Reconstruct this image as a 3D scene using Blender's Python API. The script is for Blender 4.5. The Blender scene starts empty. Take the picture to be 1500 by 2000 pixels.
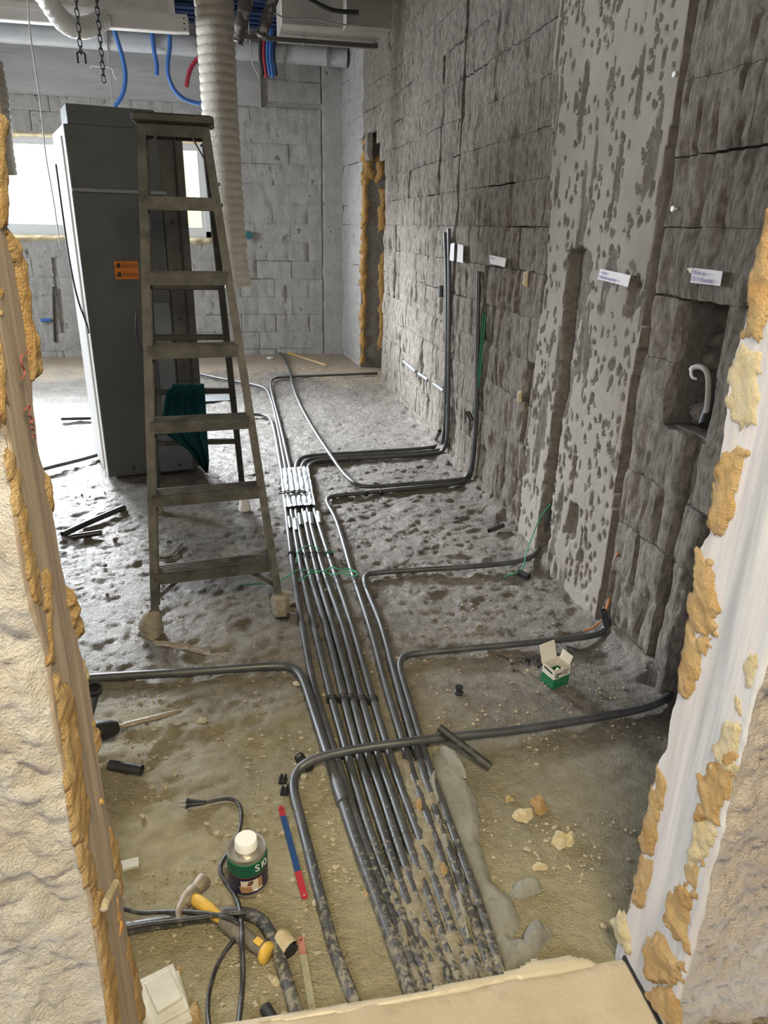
import bpy, math, random
import numpy as np
from mathutils import Matrix, Vector

SC = bpy.context.scene
COL = SC.collection
# ------------------------------------------------------------------ camera
F, H = 1387.0, 1.55                      # focal length in pixels of a 1500 x 2000 frame, eye height
def _axes():
    dn = np.array([670 - 750, 4460 - 1000, F]); dn /= np.linalg.norm(dn)
    hy = 1000 + (-(450 - 750) * dn[0] - F * dn[2]) / dn[1]
    fw = np.array([450 - 750, hy - 1000, F]); fw /= np.linalg.norm(fw)
    return np.array([np.cross(dn, fw), fw, -dn])
R = _axes()
cam = bpy.data.cameras.new('camera'); cam_o = bpy.data.objects.new('camera', cam); COL.objects.link(cam_o)
cam.sensor_fit = 'VERTICAL'; cam.sensor_height = 36.0; cam.lens = F * 36 / 2000; cam.clip_start = 0.02
r, u, b = R @ [1, 0, 0], R @ [0, -1, 0], R @ [0, 0, -1]
cam_o.matrix_world = Matrix(((r[0], u[0], b[0], 0), (r[1], u[1], b[1], 0), (r[2], u[2], b[2], H), (0, 0, 0, 1)))
SC.camera = cam_o
# ------------------------------------------------------------------ light
SC.view_settings.view_transform = 'Standard'; SC.view_settings.look = 'None'
SC.view_settings.gamma = 1.0; SC.view_settings.exposure = 0.0; SC.view_settings.use_curve_mapping = False
W = bpy.data.worlds.new('sky'); SC.world = W; W.use_nodes = True
W.node_tree.nodes['Background'].inputs[0].default_value = (0.86, 0.94, 1.0, 1)
W.node_tree.nodes['Background'].inputs[1].default_value = 2.6
def area(name, loc, target, sx, sy, power, col, spread=180):
    l = bpy.data.lights.new(name, 'AREA'); l.shape = 'RECTANGLE'; l.size = sx; l.size_y = sy
    l.energy = power; l.color = col; l.spread = math.radians(spread)
    o = bpy.data.objects.new(name, l); COL.objects.link(o); o.location = loc
    o.rotation_euler = (Vector(target) - Vector(loc)).to_track_quat('-Z', 'Y').to_euler()
    return o
area('daylight_back_window', (-2.4, 10.3, 2.55), (-0.6, 5.0, 0.5), 3.2, 1.3, 850, (0.90, 0.95, 1.0))
area('sky_glare_outside', (-3.9, 13.8, 3.7), (-0.6, 4.0, 0.3), 2.6, 1.6, 3900, (0.92, 0.96, 1.0))
area('daylight_side_window', (-5.3, 6.7, 2.15), (0.5, 2.4, 0.2), 1.7, 1.2, 380, (0.84, 0.92, 1.0))
area('corridor_lamp', (0.25, -0.35, 2.75), (0.30, 1.55, 0.0), 0.7, 0.5, 30, (1.0, 0.86, 0.56), 110)
area('corridor_daylight', (-1.0, -1.3, 2.1), (0.1, 0.9, 0.8), 1.0, 0.8, 42, (1.0, 0.965, 0.94))

# ------------------------------------------------------------------ points in space
def ray(px, py): return R @ np.array([px - 750.0, py - 1000.0, F])
def fl(px, py, z=0.0):
    d = ray(px, py); t = (z - H) / d[2]; return np.array([d[0] * t, d[1] * t, z])
def onX(px, py, X):
    d = ray(px, py); t = X / d[0]; return np.array([X, d[1] * t, H + d[2] * t])
def onY(px, py, Y):
    d = ray(px, py); t = Y / d[1]; return np.array([d[0] * t, Y, H + d[2] * t])
def XW(y): return 1.445 + 0.01 * (np.asarray(y) - 1.9)      # plane of the right wall
def onW(px, py, off=0.0):
    X = 1.46
    for _ in range(3):
        p = onX(px, py, X); X = float(XW(p[1])) - off
    return onX(px, py, X)
# ------------------------------------------------------------------ noise
def _hash(i, j, s):
    n = (i * 374761393 + j * 668265263 + s * 2147483647) & 0xffffffff
    n = ((n ^ (n >> 13)) * 1274126177) & 0xffffffff
    return ((n ^ (n >> 16)) & 0xffff) / 65535.0
def vnoise(x, y, s=0):
    x = np.asarray(x, float); y = np.asarray(y, float)
    xi = np.floor(x).astype(np.int64); yi = np.floor(y).astype(np.int64)
    fx = x - xi; fy = y - yi; fx = fx * fx * (3 - 2 * fx); fy = fy * fy * (3 - 2 * fy)
    a = _hash(xi, yi, s); b = _hash(xi + 1, yi, s); c = _hash(xi, yi + 1, s); d = _hash(xi + 1, yi + 1, s)
    return (a + (b - a) * fx) * (1 - fy) + (c + (d - c) * fx) * fy - 0.5
def fbm(x, y, s=0, o=4, g=0.5):
    t = 0; a = 1.0
    for k in range(o):
        t = t + a * vnoise(np.asarray(x) * 2 ** k, np.asarray(y) * 2 ** k, s + 17 * k); a *= g
    return t
# ------------------------------------------------------------------ materials
def mat(name, c1, rough=0.75, metal=0.0, c2=None, ns=18.0, bump=0.0, bs=70.0, st=(1, 1, 1), c3=None, ns3=3.0,
        r2=None, spec=0.5, bd=0.02, bs2=0, k=(0.35, 0.65), k3=(0.45, 0.62)):
    m = bpy.data.materials.new(name); m.use_nodes = True; nt = m.node_tree; N = nt.nodes; L = nt.links
    p = N['Principled BSDF']; p.inputs['Roughness'].default_value = rough; p.inputs['Metallic'].default_value = metal
    p.inputs['Specular IOR Level'].default_value = spec
    p.inputs['Base Color'].default_value = (*c1, 1)
    if c2 is None and not bump and c3 is None: return m
    g = N.new('ShaderNodeNewGeometry'); mp = N.new('ShaderNodeMapping'); L.new(g.outputs['Position'], mp.inputs[0])
    mp.inputs['Scale'].default_value = st
    def noise(s, d=6, rr=0.6):
        n = N.new('ShaderNodeTexNoise'); n.inputs['Scale'].default_value = s; n.inputs['Detail'].default_value = d
        n.inputs['Roughness'].default_value = rr; L.new(mp.outputs[0], n.inputs['Vector']); return n
    def ramp(n, a, b):
        q = N.new('ShaderNodeMapRange'); q.inputs[1].default_value = a; q.inputs[2].default_value = b
        L.new(n.outputs[0], q.inputs[0]); return q
    out = None
    if c2 is not None:
        q = ramp(noise(ns), *k); mx = N.new('ShaderNodeMix'); mx.data_type = 'RGBA'
        mx.inputs[6].default_value = (*c1, 1); mx.inputs[7].default_value = (*c2, 1); L.new(q.outputs[0], mx.inputs[0]); out = mx.outputs[2]
        if r2 is not None:
            rr = N.new('ShaderNodeMapRange'); L.new(q.outputs[0], rr.inputs[0]); rr.inputs[3].default_value = rough; rr.inputs[4].default_value = r2
            L.new(rr.outputs[0], p.inputs['Roughness'])
    if c3 is not None:
        q = ramp(noise(ns3, 5), *k3); mx = N.new('ShaderNodeMix'); mx.data_type = 'RGBA'
        if out: L.new(out, mx.inputs[6])
        else: mx.inputs[6].default_value = (*c1, 1)
        mx.inputs[7].default_value = (*c3, 1); L.new(q.outputs[0], mx.inputs[0]); out = mx.outputs[2]
    if out: L.new(out, p.inputs['Base Color'])
    if bump:
        bn = N.new('ShaderNodeBump'); bn.inputs['Strength'].default_value = bump; bn.inputs['Distance'].default_value = bd
        
        h1 = noise(bs, 8, 0.65).outputs[0]
        if bs2:
            ma = N.new('ShaderNodeMath'); ma.operation = 'MULTIPLY_ADD'; L.new(noise(bs2, 4, 0.6).outputs[0], ma.inputs[0]); ma.inputs[1].default_value = 0.75; L.new(h1, ma.inputs[2]); h1 = ma.outputs[0]
        L.new(h1, bn.inputs['Height']); L.new(bn.outputs[0], p.inputs['Normal'])
    return m

m_block = mat('chiselled_block', (0.24, 0.204, 0.166), 0.92, c2=(0.52, 0.465, 0.40), ns=34, bump=1.0, bs=34, bs2=210, st=(1, 1.7, 0.6), c3=(0.155, 0.132, 0.108), ns3=5, bd=0.026, k=(.36, .62), k3=(0.55, 0.74))
m_blockw = mat('whitish_block', (0.60, 0.575, 0.55), 0.9, c2=(0.74, 0.72, 0.69), ns=9, bump=1.0, bs=20, bs2=110, st=(1.3, 1.3, 0.9), c3=(0.24, 0.22, 0.205), ns3=9, bd=0.04, k3=(0.62, 0.72))
m_joint = mat('mortar_joint', (0.16, 0.14, 0.12), 0.95, c2=(0.26, 0.235, 0.20), ns=20, bump=1.0, bs=50)
m_jointw = mat('pale_mortar_joint', (0.36, 0.34, 0.32), 0.95, c2=(0.46, 0.44, 0.42), ns=14, bump=0.8, bs=50)
m_column = mat('smooth_concrete', (0.285, 0.252, 0.217), 0.85, c2=(0.35, 0.315, 0.277), ns=3, bump=0.35, bs=60, c3=(0.27, 0.243, 0.215), ns3=9, k3=(0.55, 0.8))
m_pit = mat('broken_shaded_concrete', (0.20, 0.175, 0.145), 0.95, c2=(0.31, 0.275, 0.235), ns=30, bump=1.0, bs=80)  # own colour of rubble; in the column's pits it paints shade
m_beam = mat('board_marked_concrete', (0.40, 0.40, 0.40), 0.9, c2=(0.50, 0.49, 0.48), ns=3, bump=0.4, bs=30, st=(0.4, 1, 3), c3=(0.33, 0.31, 0.29), ns3=6, k3=(0.55, 0.75))
m_ceil = mat('ceiling_slab', (0.30, 0.28, 0.25), 0.9, c2=(0.42, 0.39, 0.35), ns=2.5, bump=0.4, bs=30)
m_plainwall = mat('rendered_wall', (0.42, 0.40, 0.38), 0.9, c2=(0.52, 0.50, 0.47), ns=4, bump=0.5, bs=25)
m_near_l = mat('rough_render_cream', (0.57, 0.52, 0.45), 0.92, c2=(0.69, 0.66, 0.61), ns=14, bump=1.0, bs=75, bs2=230, c3=(0.50, 0.43, 0.34), ns3=9, bd=0.010, k3=(0.55, 0.75))
m_near_r = mat('rough_render_pink', (0.52, 0.45, 0.39), 0.92, c2=(0.62, 0.55, 0.49), ns=16, bump=1.0, bs=90, bs2=260, c3=(0.74, 0.70, 0.65), ns3=5, bd=0.010, k3=(0.58, 0.78))
m_rev_l = mat('brown_reveal', (0.36, 0.285, 0.225), 0.75, c2=(0.56, 0.46, 0.37), ns=12, bump=0.3, bs=60, st=(2.2, 2.2, 0.12), c3=(0.29, 0.235, 0.19), ns3=7, k3=(0.5, 0.7))
m_rev_r = mat('grey_white_reveal', (0.40, 0.41, 0.43), 0.7, c2=(0.66, 0.665, 0.685), ns=11, bump=0.3, bs=60, st=(2.4, 2.4, 0.16), c3=(0.68, 0.60, 0.60), ns3=3, k3=(0.55, 0.8))
m_foam = mat('cut_foam', (0.76, 0.46, 0.18), 0.85, c2=(0.86, 0.62, 0.31), ns=16, bump=1.0, bs=90, bs2=300, c3=(0.60, 0.30, 0.08), ns3=30, k3=(0.58, 0.8))
m_foamp = mat('pale_foam', (0.82, 0.66, 0.36), 0.85, c2=(0.88, 0.78, 0.56), ns=22, bump=0.9, bs=120)
m_foamd = mat('aged_foam', (0.55, 0.30, 0.08), 0.8, c2=(0.66, 0.40, 0.15), ns=22, bump=0.8, bs=60)
m_foamskin = mat('smooth_foam', (0.80, 0.44, 0.13), 0.5, c2=(0.86, 0.54, 0.2), ns=20, bump=0.15, bs=40)
m_board = mat('dusty_threshold', (0.44, 0.365, 0.265), 0.85, c2=(0.52, 0.45, 0.345), ns=5, bump=0.35, bs=120, c3=(0.36, 0.29, 0.205), ns3=14, k3=(0.6, 0.8))
m_sheet = mat('plastic_sheet', (0.54, 0.475, 0.36), 0.35, bump=0.3, bs=8)
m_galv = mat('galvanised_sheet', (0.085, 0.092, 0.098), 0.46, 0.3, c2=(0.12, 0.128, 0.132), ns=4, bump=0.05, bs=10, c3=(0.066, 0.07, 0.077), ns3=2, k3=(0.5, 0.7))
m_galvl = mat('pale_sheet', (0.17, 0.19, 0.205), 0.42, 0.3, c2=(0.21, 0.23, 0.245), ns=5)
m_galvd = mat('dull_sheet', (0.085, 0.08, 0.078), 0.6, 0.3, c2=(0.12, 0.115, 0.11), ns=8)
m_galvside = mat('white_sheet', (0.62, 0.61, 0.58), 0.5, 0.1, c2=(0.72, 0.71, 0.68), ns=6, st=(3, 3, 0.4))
m_lad = mat('worn_aluminium', (0.080, 0.077, 0.074), 0.5, 0.25, c2=(0.14, 0.135, 0.128), ns=16, bump=0.15, bs=60, c3=(0.05, 0.046, 0.041), ns3=9, k3=(0.5, 0.7))
m_ladd = mat('dirty_aluminium', (0.045, 0.043, 0.040), 0.55, 0.3, c2=(0.075, 0.071, 0.066), ns=14)
m_towel = mat('teal_cloth', (0.004, 0.045, 0.06), 0.95, c2=(0.007, 0.06, 0.075), ns=60, bump=0.5, bs=300, spec=0.2)
m_pipe = mat('black_conduit', (0.028, 0.028, 0.032), 0.28, c2=(0.055, 0.055, 0.058), ns=10, r2=0.5, k=(0.45, 0.7))
m_piped = mat('dusty_conduit', (0.035, 0.034, 0.034), 0.45, c2=(0.16, 0.15, 0.13), ns=20, r2=0.9, k=(0.5, 0.68), bump=0.2, bs=120)
m_pipem = mat('mortar_smeared_conduit', (0.035, 0.034, 0.034), 0.5, c2=(0.29, 0.265, 0.215), ns=26, r2=0.95, k=(0.46, 0.56), bump=0.5, bs=120)
m_pipeg = mat('grey_sheen_conduit', (0.20, 0.225, 0.255), 0.3, c2=(0.29, 0.32, 0.35), ns=9, r2=0.45, spec=0.6)
m_foil = mat('foil_tape', (0.40, 0.44, 0.48), 0.42, 0.6, bump=0.8, bs=60, bd=0.01)
m_foilr = mat('crumpled_foil', (0.80, 0.80, 0.78), 0.22, 0.9, bump=1.0, bs=70, bd=0.015)
m_duct = mat('flexible_duct', (0.50, 0.455, 0.385), 0.5, 0.25, c2=(0.58, 0.53, 0.455), ns=14, bump=0.5, bs=50)
m_ductw = mat('lit_flexible_duct', (0.80, 0.79, 0.77), 0.35, 0.4, bump=0.4, bs=50)  # paler copy of the duct material, its lit look put into the colour
m_pvc = mat('grey_drain_pipe', (0.47, 0.485, 0.51), 0.4, c2=(0.53, 0.54, 0.555), ns=5)
m_blue = mat('blue_tube', (0.05, 0.17, 0.50), 0.35)
m_blued = mat('dark_blue_tube', (0.010, 0.030, 0.10), 0.4)
m_red = mat('red_tube', (0.42, 0.03, 0.06), 0.4)
m_dark = mat('black_plastic', (0.018, 0.018, 0.02), 0.5)
m_steel = mat('dark_steel', (0.10, 0.09, 0.08), 0.55, 0.6)
m_rod = mat('zinc_rod', (0.38, 0.36, 0.34), 0.5, 0.5)
m_white = mat('white_plastic', (0.82, 0.82, 0.80), 0.4)
m_whitem = mat('white_enamel', (0.74, 0.71, 0.68), 0.45, c2=(0.80, 0.77, 0.74), ns=6)
m_insul = mat('white_insulation', (0.72, 0.69, 0.65), 0.8, bump=0.4, bs=10, c2=(0.66, 0.63, 0.59), ns=5)
m_lag = mat('dark_lagging', (0.10, 0.09, 0.085), 0.6, c2=(0.46, 0.42, 0.38), ns=14, k=(0.5, 0.62), bump=0.6, bs=40)
m_paper = mat('white_tape', (0.80, 0.77, 0.78), 0.8)
m_ink = mat('violet_ink', (0.16, 0.12, 0.42), 0.8)
m_redink = mat('red_crayon', (0.33, 0.09, 0.09), 0.85)
m_green = mat('green_twine', (0.03, 0.36, 0.17), 0.6)
m_orange = mat('orange_sticker', (0.68, 0.20, 0.02), 0.55)
m_printblk = mat('black_print', (0.03, 0.022, 0.02), 0.6)
m_yel = mat('yellow_rubber', (0.72, 0.46, 0.07), 0.55, c2=(0.60, 0.38, 0.07), ns=40, bump=0.2, bs=120)
m_grip = mat('grey_rubber_grip', (0.13, 0.12, 0.105), 0.75, c2=(0.2, 0.185, 0.15), ns=40, bump=0.3, bs=200)
m_hsteel = mat('rusty_hammer_steel', (0.24, 0.20, 0.15), 0.6, 0.5, c2=(0.36, 0.31, 0.24), ns=40, bump=0.2, bs=100)
m_tin = mat('tin', (0.52, 0.49, 0.43), 0.32, 0.8)
m_cang = mat('green_print', (0.01, 0.16, 0.075), 0.4)
m_cand = mat('dark_green_print', (0.006, 0.03, 0.022), 0.4)
m_cann = mat('navy_print', (0.018, 0.014, 0.045), 0.4)
m_canp = mat('cream_print', (0.62, 0.54, 0.42), 0.5)
m_canr = mat('maroon_print', (0.10, 0.012, 0.012), 0.5)
m_canb = mat('tan_print', (0.36, 0.20, 0.10), 0.5)
m_bladeb = mat('blue_paint', (0.012, 0.05, 0.16), 0.45)
m_blader = mat('red_paint', (0.36, 0.02, 0.03), 0.45)
m_bladed = mat('dusty_blade', (0.25, 0.26, 0.19), 0.9, c2=(0.36, 0.33, 0.22), ns=60)
m_bladedr = mat('dusty_red', (0.36, 0.10, 0.09), 0.9, c2=(0.42, 0.22, 0.16), ns=60)
m_card = mat('white_card', (0.74, 0.69, 0.60), 0.7)
m_cardg = mat('green_card', (0.012, 0.17, 0.06), 0.55)
m_stone = mat('mortar_stone', (0.42, 0.37, 0.28), 0.95, c2=(0.52, 0.47, 0.37), ns=40, bump=0.5, bs=120)
m_grit = mat('grit', (0.36, 0.31, 0.23), 0.95, c2=(0.48, 0.42, 0.31), ns=25)
m_nich = mat('dusty_pale_conduit', (0.42, 0.40, 0.36), 0.6, c2=(0.34, 0.32, 0.28), ns=20)
m_tile = mat('white_tile', (0.62, 0.62, 0.58), 0.35, c2=(0.52, 0.51, 0.46), ns=20)
m_mortar = mat('fresh_mortar', (0.215, 0.21, 0.18), 0.85, c2=(0.275, 0.27, 0.235), ns=9, bump=0.4, bs=60, c3=(0.17, 0.165, 0.14), ns3=25, k3=(0.58, 0.7))
m_mud = mat('dry_mortar_crust', (0.44, 0.385, 0.275), 0.95, c2=(0.30, 0.265, 0.195), ns=40, bump=0.9, bs=90)
m_wrap = mat('dusty_wrapping', (0.36, 0.32, 0.26), 0.9, c2=(0.27, 0.235, 0.19), ns=22, bump=0.6, bs=60)
m_redplastic = mat('red_tool_plastic', (0.28, 0.012, 0.02), 0.45)
m_greytool = mat('grey_tool_body', (0.05, 0.052, 0.06), 0.5)
m_wood = mat('pencil_wood', (0.62, 0.44, 0.24), 0.7)
m_teal = mat('teal_box', (0.02, 0.16, 0.18), 0.5)
m_frame = mat('window_frame_white', (0.78, 0.80, 0.80), 0.45)
m_cord = mat('rubber_cord', (0.022, 0.021, 0.022), 0.5, c2=(0.10, 0.095, 0.085), ns=40, k=(0.5, 0.7))
m_ocord = mat('orange_cord', (0.55, 0.20, 0.06), 0.6)
m_fac = mat('pale_green_facade', (0.62, 0.78, 0.46), 0.8)
m_fac2 = mat('pale_yellow_facade', (0.80, 0.80, 0.36), 0.8)
m_ground = mat('outdoor_ground', (0.6, 0.58, 0.52), 0.9)
m_bdust = mat('back_dust', (0.5, 0.4, 0.3), 0.95)
def glass():
    m = bpy.data.materials.new('window_glass'); m.use_nodes = True; nt = m.node_tree; nt.nodes.clear()
    o = nt.nodes.new('ShaderNodeOutputMaterial'); t = nt.nodes.new('ShaderNodeBsdfTransparent'); g = nt.nodes.new('ShaderNodeBsdfGlossy')
    g.inputs['Roughness'].default_value = 0.03; x = nt.nodes.new('ShaderNodeMixShader'); x.inputs[0].default_value = 0.06
    nt.links.new(t.outputs[0], x.inputs[1]); nt.links.new(g.outputs[0], x.inputs[2]); nt.links.new(x.outputs[0], o.inputs[0]); return m
m_glass = glass()
def floor_mat():
    m = mat('rough_screed', (0.20, 0.172, 0.14), 0.54, c2=(0.34, 0.305, 0.265), ns=22, bump=1.0, bs=48, c3=(0.14, 0.118, 0.094), ns3=4, bd=0.022, bs2=170, r2=0.36, spec=0.5, k3=(0.48, 0.68))
    nt = m.node_tree; N = nt.nodes; L = nt.links; p = N['Principled BSDF']
    src = p.inputs['Base Color'].links[0].from_socket
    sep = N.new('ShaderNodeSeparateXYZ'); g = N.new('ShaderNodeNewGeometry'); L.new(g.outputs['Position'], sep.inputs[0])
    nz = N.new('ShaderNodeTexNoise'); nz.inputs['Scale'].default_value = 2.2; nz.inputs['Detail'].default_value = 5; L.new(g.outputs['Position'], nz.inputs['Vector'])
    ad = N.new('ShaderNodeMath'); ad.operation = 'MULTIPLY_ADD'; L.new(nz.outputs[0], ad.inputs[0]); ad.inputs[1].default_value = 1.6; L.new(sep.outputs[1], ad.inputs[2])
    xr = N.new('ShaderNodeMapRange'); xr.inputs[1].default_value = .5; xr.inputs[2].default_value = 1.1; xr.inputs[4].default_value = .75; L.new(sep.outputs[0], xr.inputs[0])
    a2 = N.new('ShaderNodeMath'); L.new(ad.outputs[0], a2.inputs[0]); L.new(xr.outputs[0], a2.inputs[1]); ad = a2      # less dust and painted lamp yellow towards the right wall
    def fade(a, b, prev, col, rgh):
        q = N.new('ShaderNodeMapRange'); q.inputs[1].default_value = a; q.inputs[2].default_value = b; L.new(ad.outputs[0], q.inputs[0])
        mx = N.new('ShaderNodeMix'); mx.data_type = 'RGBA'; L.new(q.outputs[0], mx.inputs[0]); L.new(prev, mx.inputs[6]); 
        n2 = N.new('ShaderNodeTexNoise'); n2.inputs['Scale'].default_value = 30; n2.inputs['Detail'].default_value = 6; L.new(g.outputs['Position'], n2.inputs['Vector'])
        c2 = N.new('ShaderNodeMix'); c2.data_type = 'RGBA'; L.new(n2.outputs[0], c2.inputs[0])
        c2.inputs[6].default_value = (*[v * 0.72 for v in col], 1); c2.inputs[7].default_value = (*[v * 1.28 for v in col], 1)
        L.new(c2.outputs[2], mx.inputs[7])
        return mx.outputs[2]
    o1 = fade(3.3, 2.3, src, (0.48, 0.42, 0.265), 0.9)       # dry trampled dust by the doorway, with the lamp's yellow light painted in
    o2 = fade(8.7, 9.3, o1, (0.52, 0.42, 0.31), 0.9)         # unswept dust along the far wall
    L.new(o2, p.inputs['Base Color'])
    rs = p.inputs['Roughness'].links[0].from_socket
    q = N.new('ShaderNodeMapRange'); q.inputs[1].default_value = 3.4; q.inputs[2].default_value = 2.3; L.new(ad.outputs[0], q.inputs[0])
    mr = N.new('ShaderNodeMix'); L.new(q.outputs[0], mr.inputs[0]); L.new(rs, mr.inputs[2]); mr.inputs[3].default_value = 0.92; L.new(mr.outputs[0], p.inputs['Roughness'])
    return m
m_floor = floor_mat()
# ------------------------------------------------------------------ meshes
class MB:
    def __init__(s): s.v = []; s.f = []; s.m = []
    def add(s, v, f, mi=0):
        n = len(s.v); s.v += [tuple(map(float, p)) for p in v]; s.f += [tuple(i + n for i in q) for q in f]; s.m += [mi] * len(f); return s
    def box(s, lo, hi, mi=0):
        (a, b, c), (d, e, f) = lo, hi
        return s.add([(a, b, c), (d, b, c), (d, e, c), (a, e, c), (a, b, f), (d, b, f), (d, e, f), (a, e, f)],
                     [(0, 3, 2, 1), (4, 5, 6, 7), (0, 1, 5, 4), (1, 2, 6, 5), (2, 3, 7, 6), (3, 0, 4, 7)], mi)
    def obox(s, c, ax, ay, az, mi=0, bev=0.0):       # centre and three half-extent vectors
        c, ax, ay, az = map(np.array, (c, ax, ay, az))
        if bev <= 0:
            v = [c + i * ax + j * ay + k * az for k in (-1, 1) for j in (-1, 1) for i in (-1, 1)]
            return s.add(v, [(0, 2, 3, 1), (4, 5, 7, 6), (0, 1, 5, 4), (1, 3, 7, 5), (3, 2, 6, 7), (2, 0, 4, 6)], mi)
        la, lb, lc = [np.linalg.norm(q) for q in (ax, ay, az)]; ba, bb, bc = [max(0, 1 - bev / q) for q in (la, lb, lc)]
        loop = [(1, -bb), (1, bb), (ba, 1), (-ba, 1), (-1, bb), (-1, -bb), (-ba, -1), (ba, -1)]
        v = []
        for kz, sc in ((-1, 1 - bev / min(la, lb)), (-bc, 1), (bc, 1), (1, 1 - bev / min(la, lb))):
            v += [c + x * sc * ax + y * sc * ay + kz * az for x, y in loop]
        f = [tuple(range(7, -1, -1)), tuple(range(24, 32))]
        for k in range(3): f += [(8 * k + i, 8 * k + (i + 1) % 8, 8 * k + 8 + (i + 1) % 8, 8 * k + 8 + i) for i in range(8)]
        return s.add(v, f, mi)
    def bar(s, a, b, w, h, up=(0, 0, 1), mi=0, bev=0.0):
        a, b = np.array(a, float), np.array(b, float); d = b - a; L = np.linalg.norm(d); d = d / L
        sd = np.cross(d, up); sd /= np.linalg.norm(sd); up2 = np.cross(sd, d)
        return s.obox((a + b) / 2, sd * w / 2, up2 * h / 2, d * L / 2, mi, bev)
    def tube(s, pts, r, n=8, cap=True, mi=0, closed=False, flat=1.0, hole=0.0):
        P = np.array(pts, float); m = len(P); rs = np.full(m, r) if np.isscalar(r) else np.array(r)
        T = np.gradient(P, axis=0)
        if closed: T = np.roll(P, -1, 0) - np.roll(P, 1, 0)
        T /= np.linalg.norm(T, axis=1)[:, None] + 1e-12
        up = np.array([0, 0, 1.0]) if abs(T[0][2]) < 0.9 else np.array([1.0, 0, 0])
        x = np.cross(T[0], up); x /= np.linalg.norm(x); v = []
        for i in range(m):
            x = x - T[i] * (x @ T[i]); x /= np.linalg.norm(x); y = np.cross(T[i], x)
            for k in range(n):
                a = 2 * math.pi * k / n; v.append(P[i] + rs[i] * (math.cos(a) * x + flat * math.sin(a) * y))
        f = []
        for i in range(m if closed else m - 1):
            j = (i + 1) % m
            f += [(i * n + k, i * n + (k + 1) % n, j * n + (k + 1) % n, j * n + k) for k in range(n)]
        if hole and not closed:                        # open end: a wall thickness and a dark bore
            for e, sg in ((0, 1), (m - 1, -1)):
                base = len(v); c = P[e]
                for k in range(n): v.append(c + (v[e * n + k] - c) * hole)
                for k in range(n): v.append(c + (v[e * n + k] - c) * hole + T[e] * sg * rs[e] * 3)
                for k in range(n):
                    q = (k + 1) % n; f.append((e * n + k, base + k, base + q, e * n + q)); f.append((base + k, base + n + k, base + n + q, base + q))
                f.append(tuple(base + n + k for k in range(n)))
        elif cap and not closed: f += [tuple(range(n - 1, -1, -1)), tuple(range((m - 1) * n, m * n))]
        return s.add(v, f, mi)
    def lathe(s, prof, c=(0, 0, 0), n=24, mi=0, ax=None):
        c = np.array(c, float); Z = np.array(ax if ax is not None else (0, 0, 1), float); Z /= np.linalg.norm(Z)
        X = np.cross(Z, (0, 1, 0.01)); X /= np.linalg.norm(X); Y = np.cross(Z, X); v = []
        for r, z in prof: v += [c + Z * z + r * (math.cos(2 * math.pi * k / n) * X + math.sin(2 * math.pi * k / n) * Y) for k in range(n)]
        f = []
        for i in range(len(prof) - 1): f += [(i * n + k, i * n + (k + 1) % n, (i + 1) * n + (k + 1) % n, (i + 1) * n + k) for k in range(n)]
        f += [tuple(range(n - 1, -1, -1)), tuple(range((len(prof) - 1) * n, len(prof) * n))]
        return s.add(v, f, mi)
    def grid(s, P, mi=0, flip=False):                  # P: rows x cols x 3
        a, b = P.shape[:2]; i = np.arange(a - 1)[:, None] * b + np.arange(b - 1)[None]; i = i.ravel()
        q = np.stack([i, i + 1, i + b + 1, i + b], 1)
        if flip: q = q[:, ::-1]
        n = len(s.v); s.v += list(map(tuple, P.reshape(-1, 3).tolist())); s.f += list(map(tuple, (q + n).tolist())); s.m += [mi] * len(q); return s
    def prism(s, poly, z0, z1, mi=0):                  # poly in x, y
        n = len(poly); v = [(*p, z0) for p in poly] + [(*p, z1) for p in poly]
        return s.add(v, [tuple(range(n - 1, -1, -1)), tuple(range(n, 2 * n))] + [(k, (k + 1) % n, n + (k + 1) % n, n + k) for k in range(n)], mi)

def obj(name, mb, mats, parent=None, base=None, smooth=False, auto=None):
    if not isinstance(mats, (list, tuple)): mats = [mats]
    V = np.array(mb.v, float)
    if parent is not None: base = parent['_b'] if '_b' in parent else (0, 0, 0)
    elif base is None:
        lo, hi = V.min(0), V.max(0); base = ((lo[0] + hi[0]) / 2, (lo[1] + hi[1]) / 2, lo[2])
    base = np.array(base, float)
    me = bpy.data.meshes.new(name); me.from_pydata((V - base).tolist(), [], mb.f)
    for m in mats: me.materials.append(m)
    if len(mats) > 1: me.polygons.foreach_set('material_index', mb.m)
    if smooth: me.polygons.foreach_set('use_smooth', [True] * len(me.polygons))
    if auto is not None: me.set_sharp_from_angle(angle=math.radians(auto))
    me.update(); o = bpy.data.objects.new(name, me); COL.objects.link(o); o['_b'] = tuple(map(float, base))
    if parent is not None: o.parent = parent
    else: o.location = base
    return o
def empty(name, base):
    o = bpy.data.objects.new(name, None); COL.objects.link(o); o.location = base; o['_b'] = tuple(map(float, base)); o.empty_display_size = 0.1; return o
def tag(o, label, cat, group=None, kind=None):
    o['label'] = label; o['category'] = cat
    if group: o['group'] = group
    if kind: o['kind'] = kind
    return o
def thing(name, base, label, cat, group=None): return tag(empty(name, base), label, cat, group)
def struct(o): o['kind'] = 'structure'; return o
def smooth_path(pts, it=2):
    P = np.array(pts, float)
    for _ in range(it):
        Q = np.empty((2 * len(P) - 2, P.shape[1])); Q[0::2] = P[:-1] * .75 + P[1:] * .25; Q[1::2] = P[:-1] * .25 + P[1:] * .75
        P = np.vstack([P[:1], Q, P[-1:]])
    return P
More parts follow.
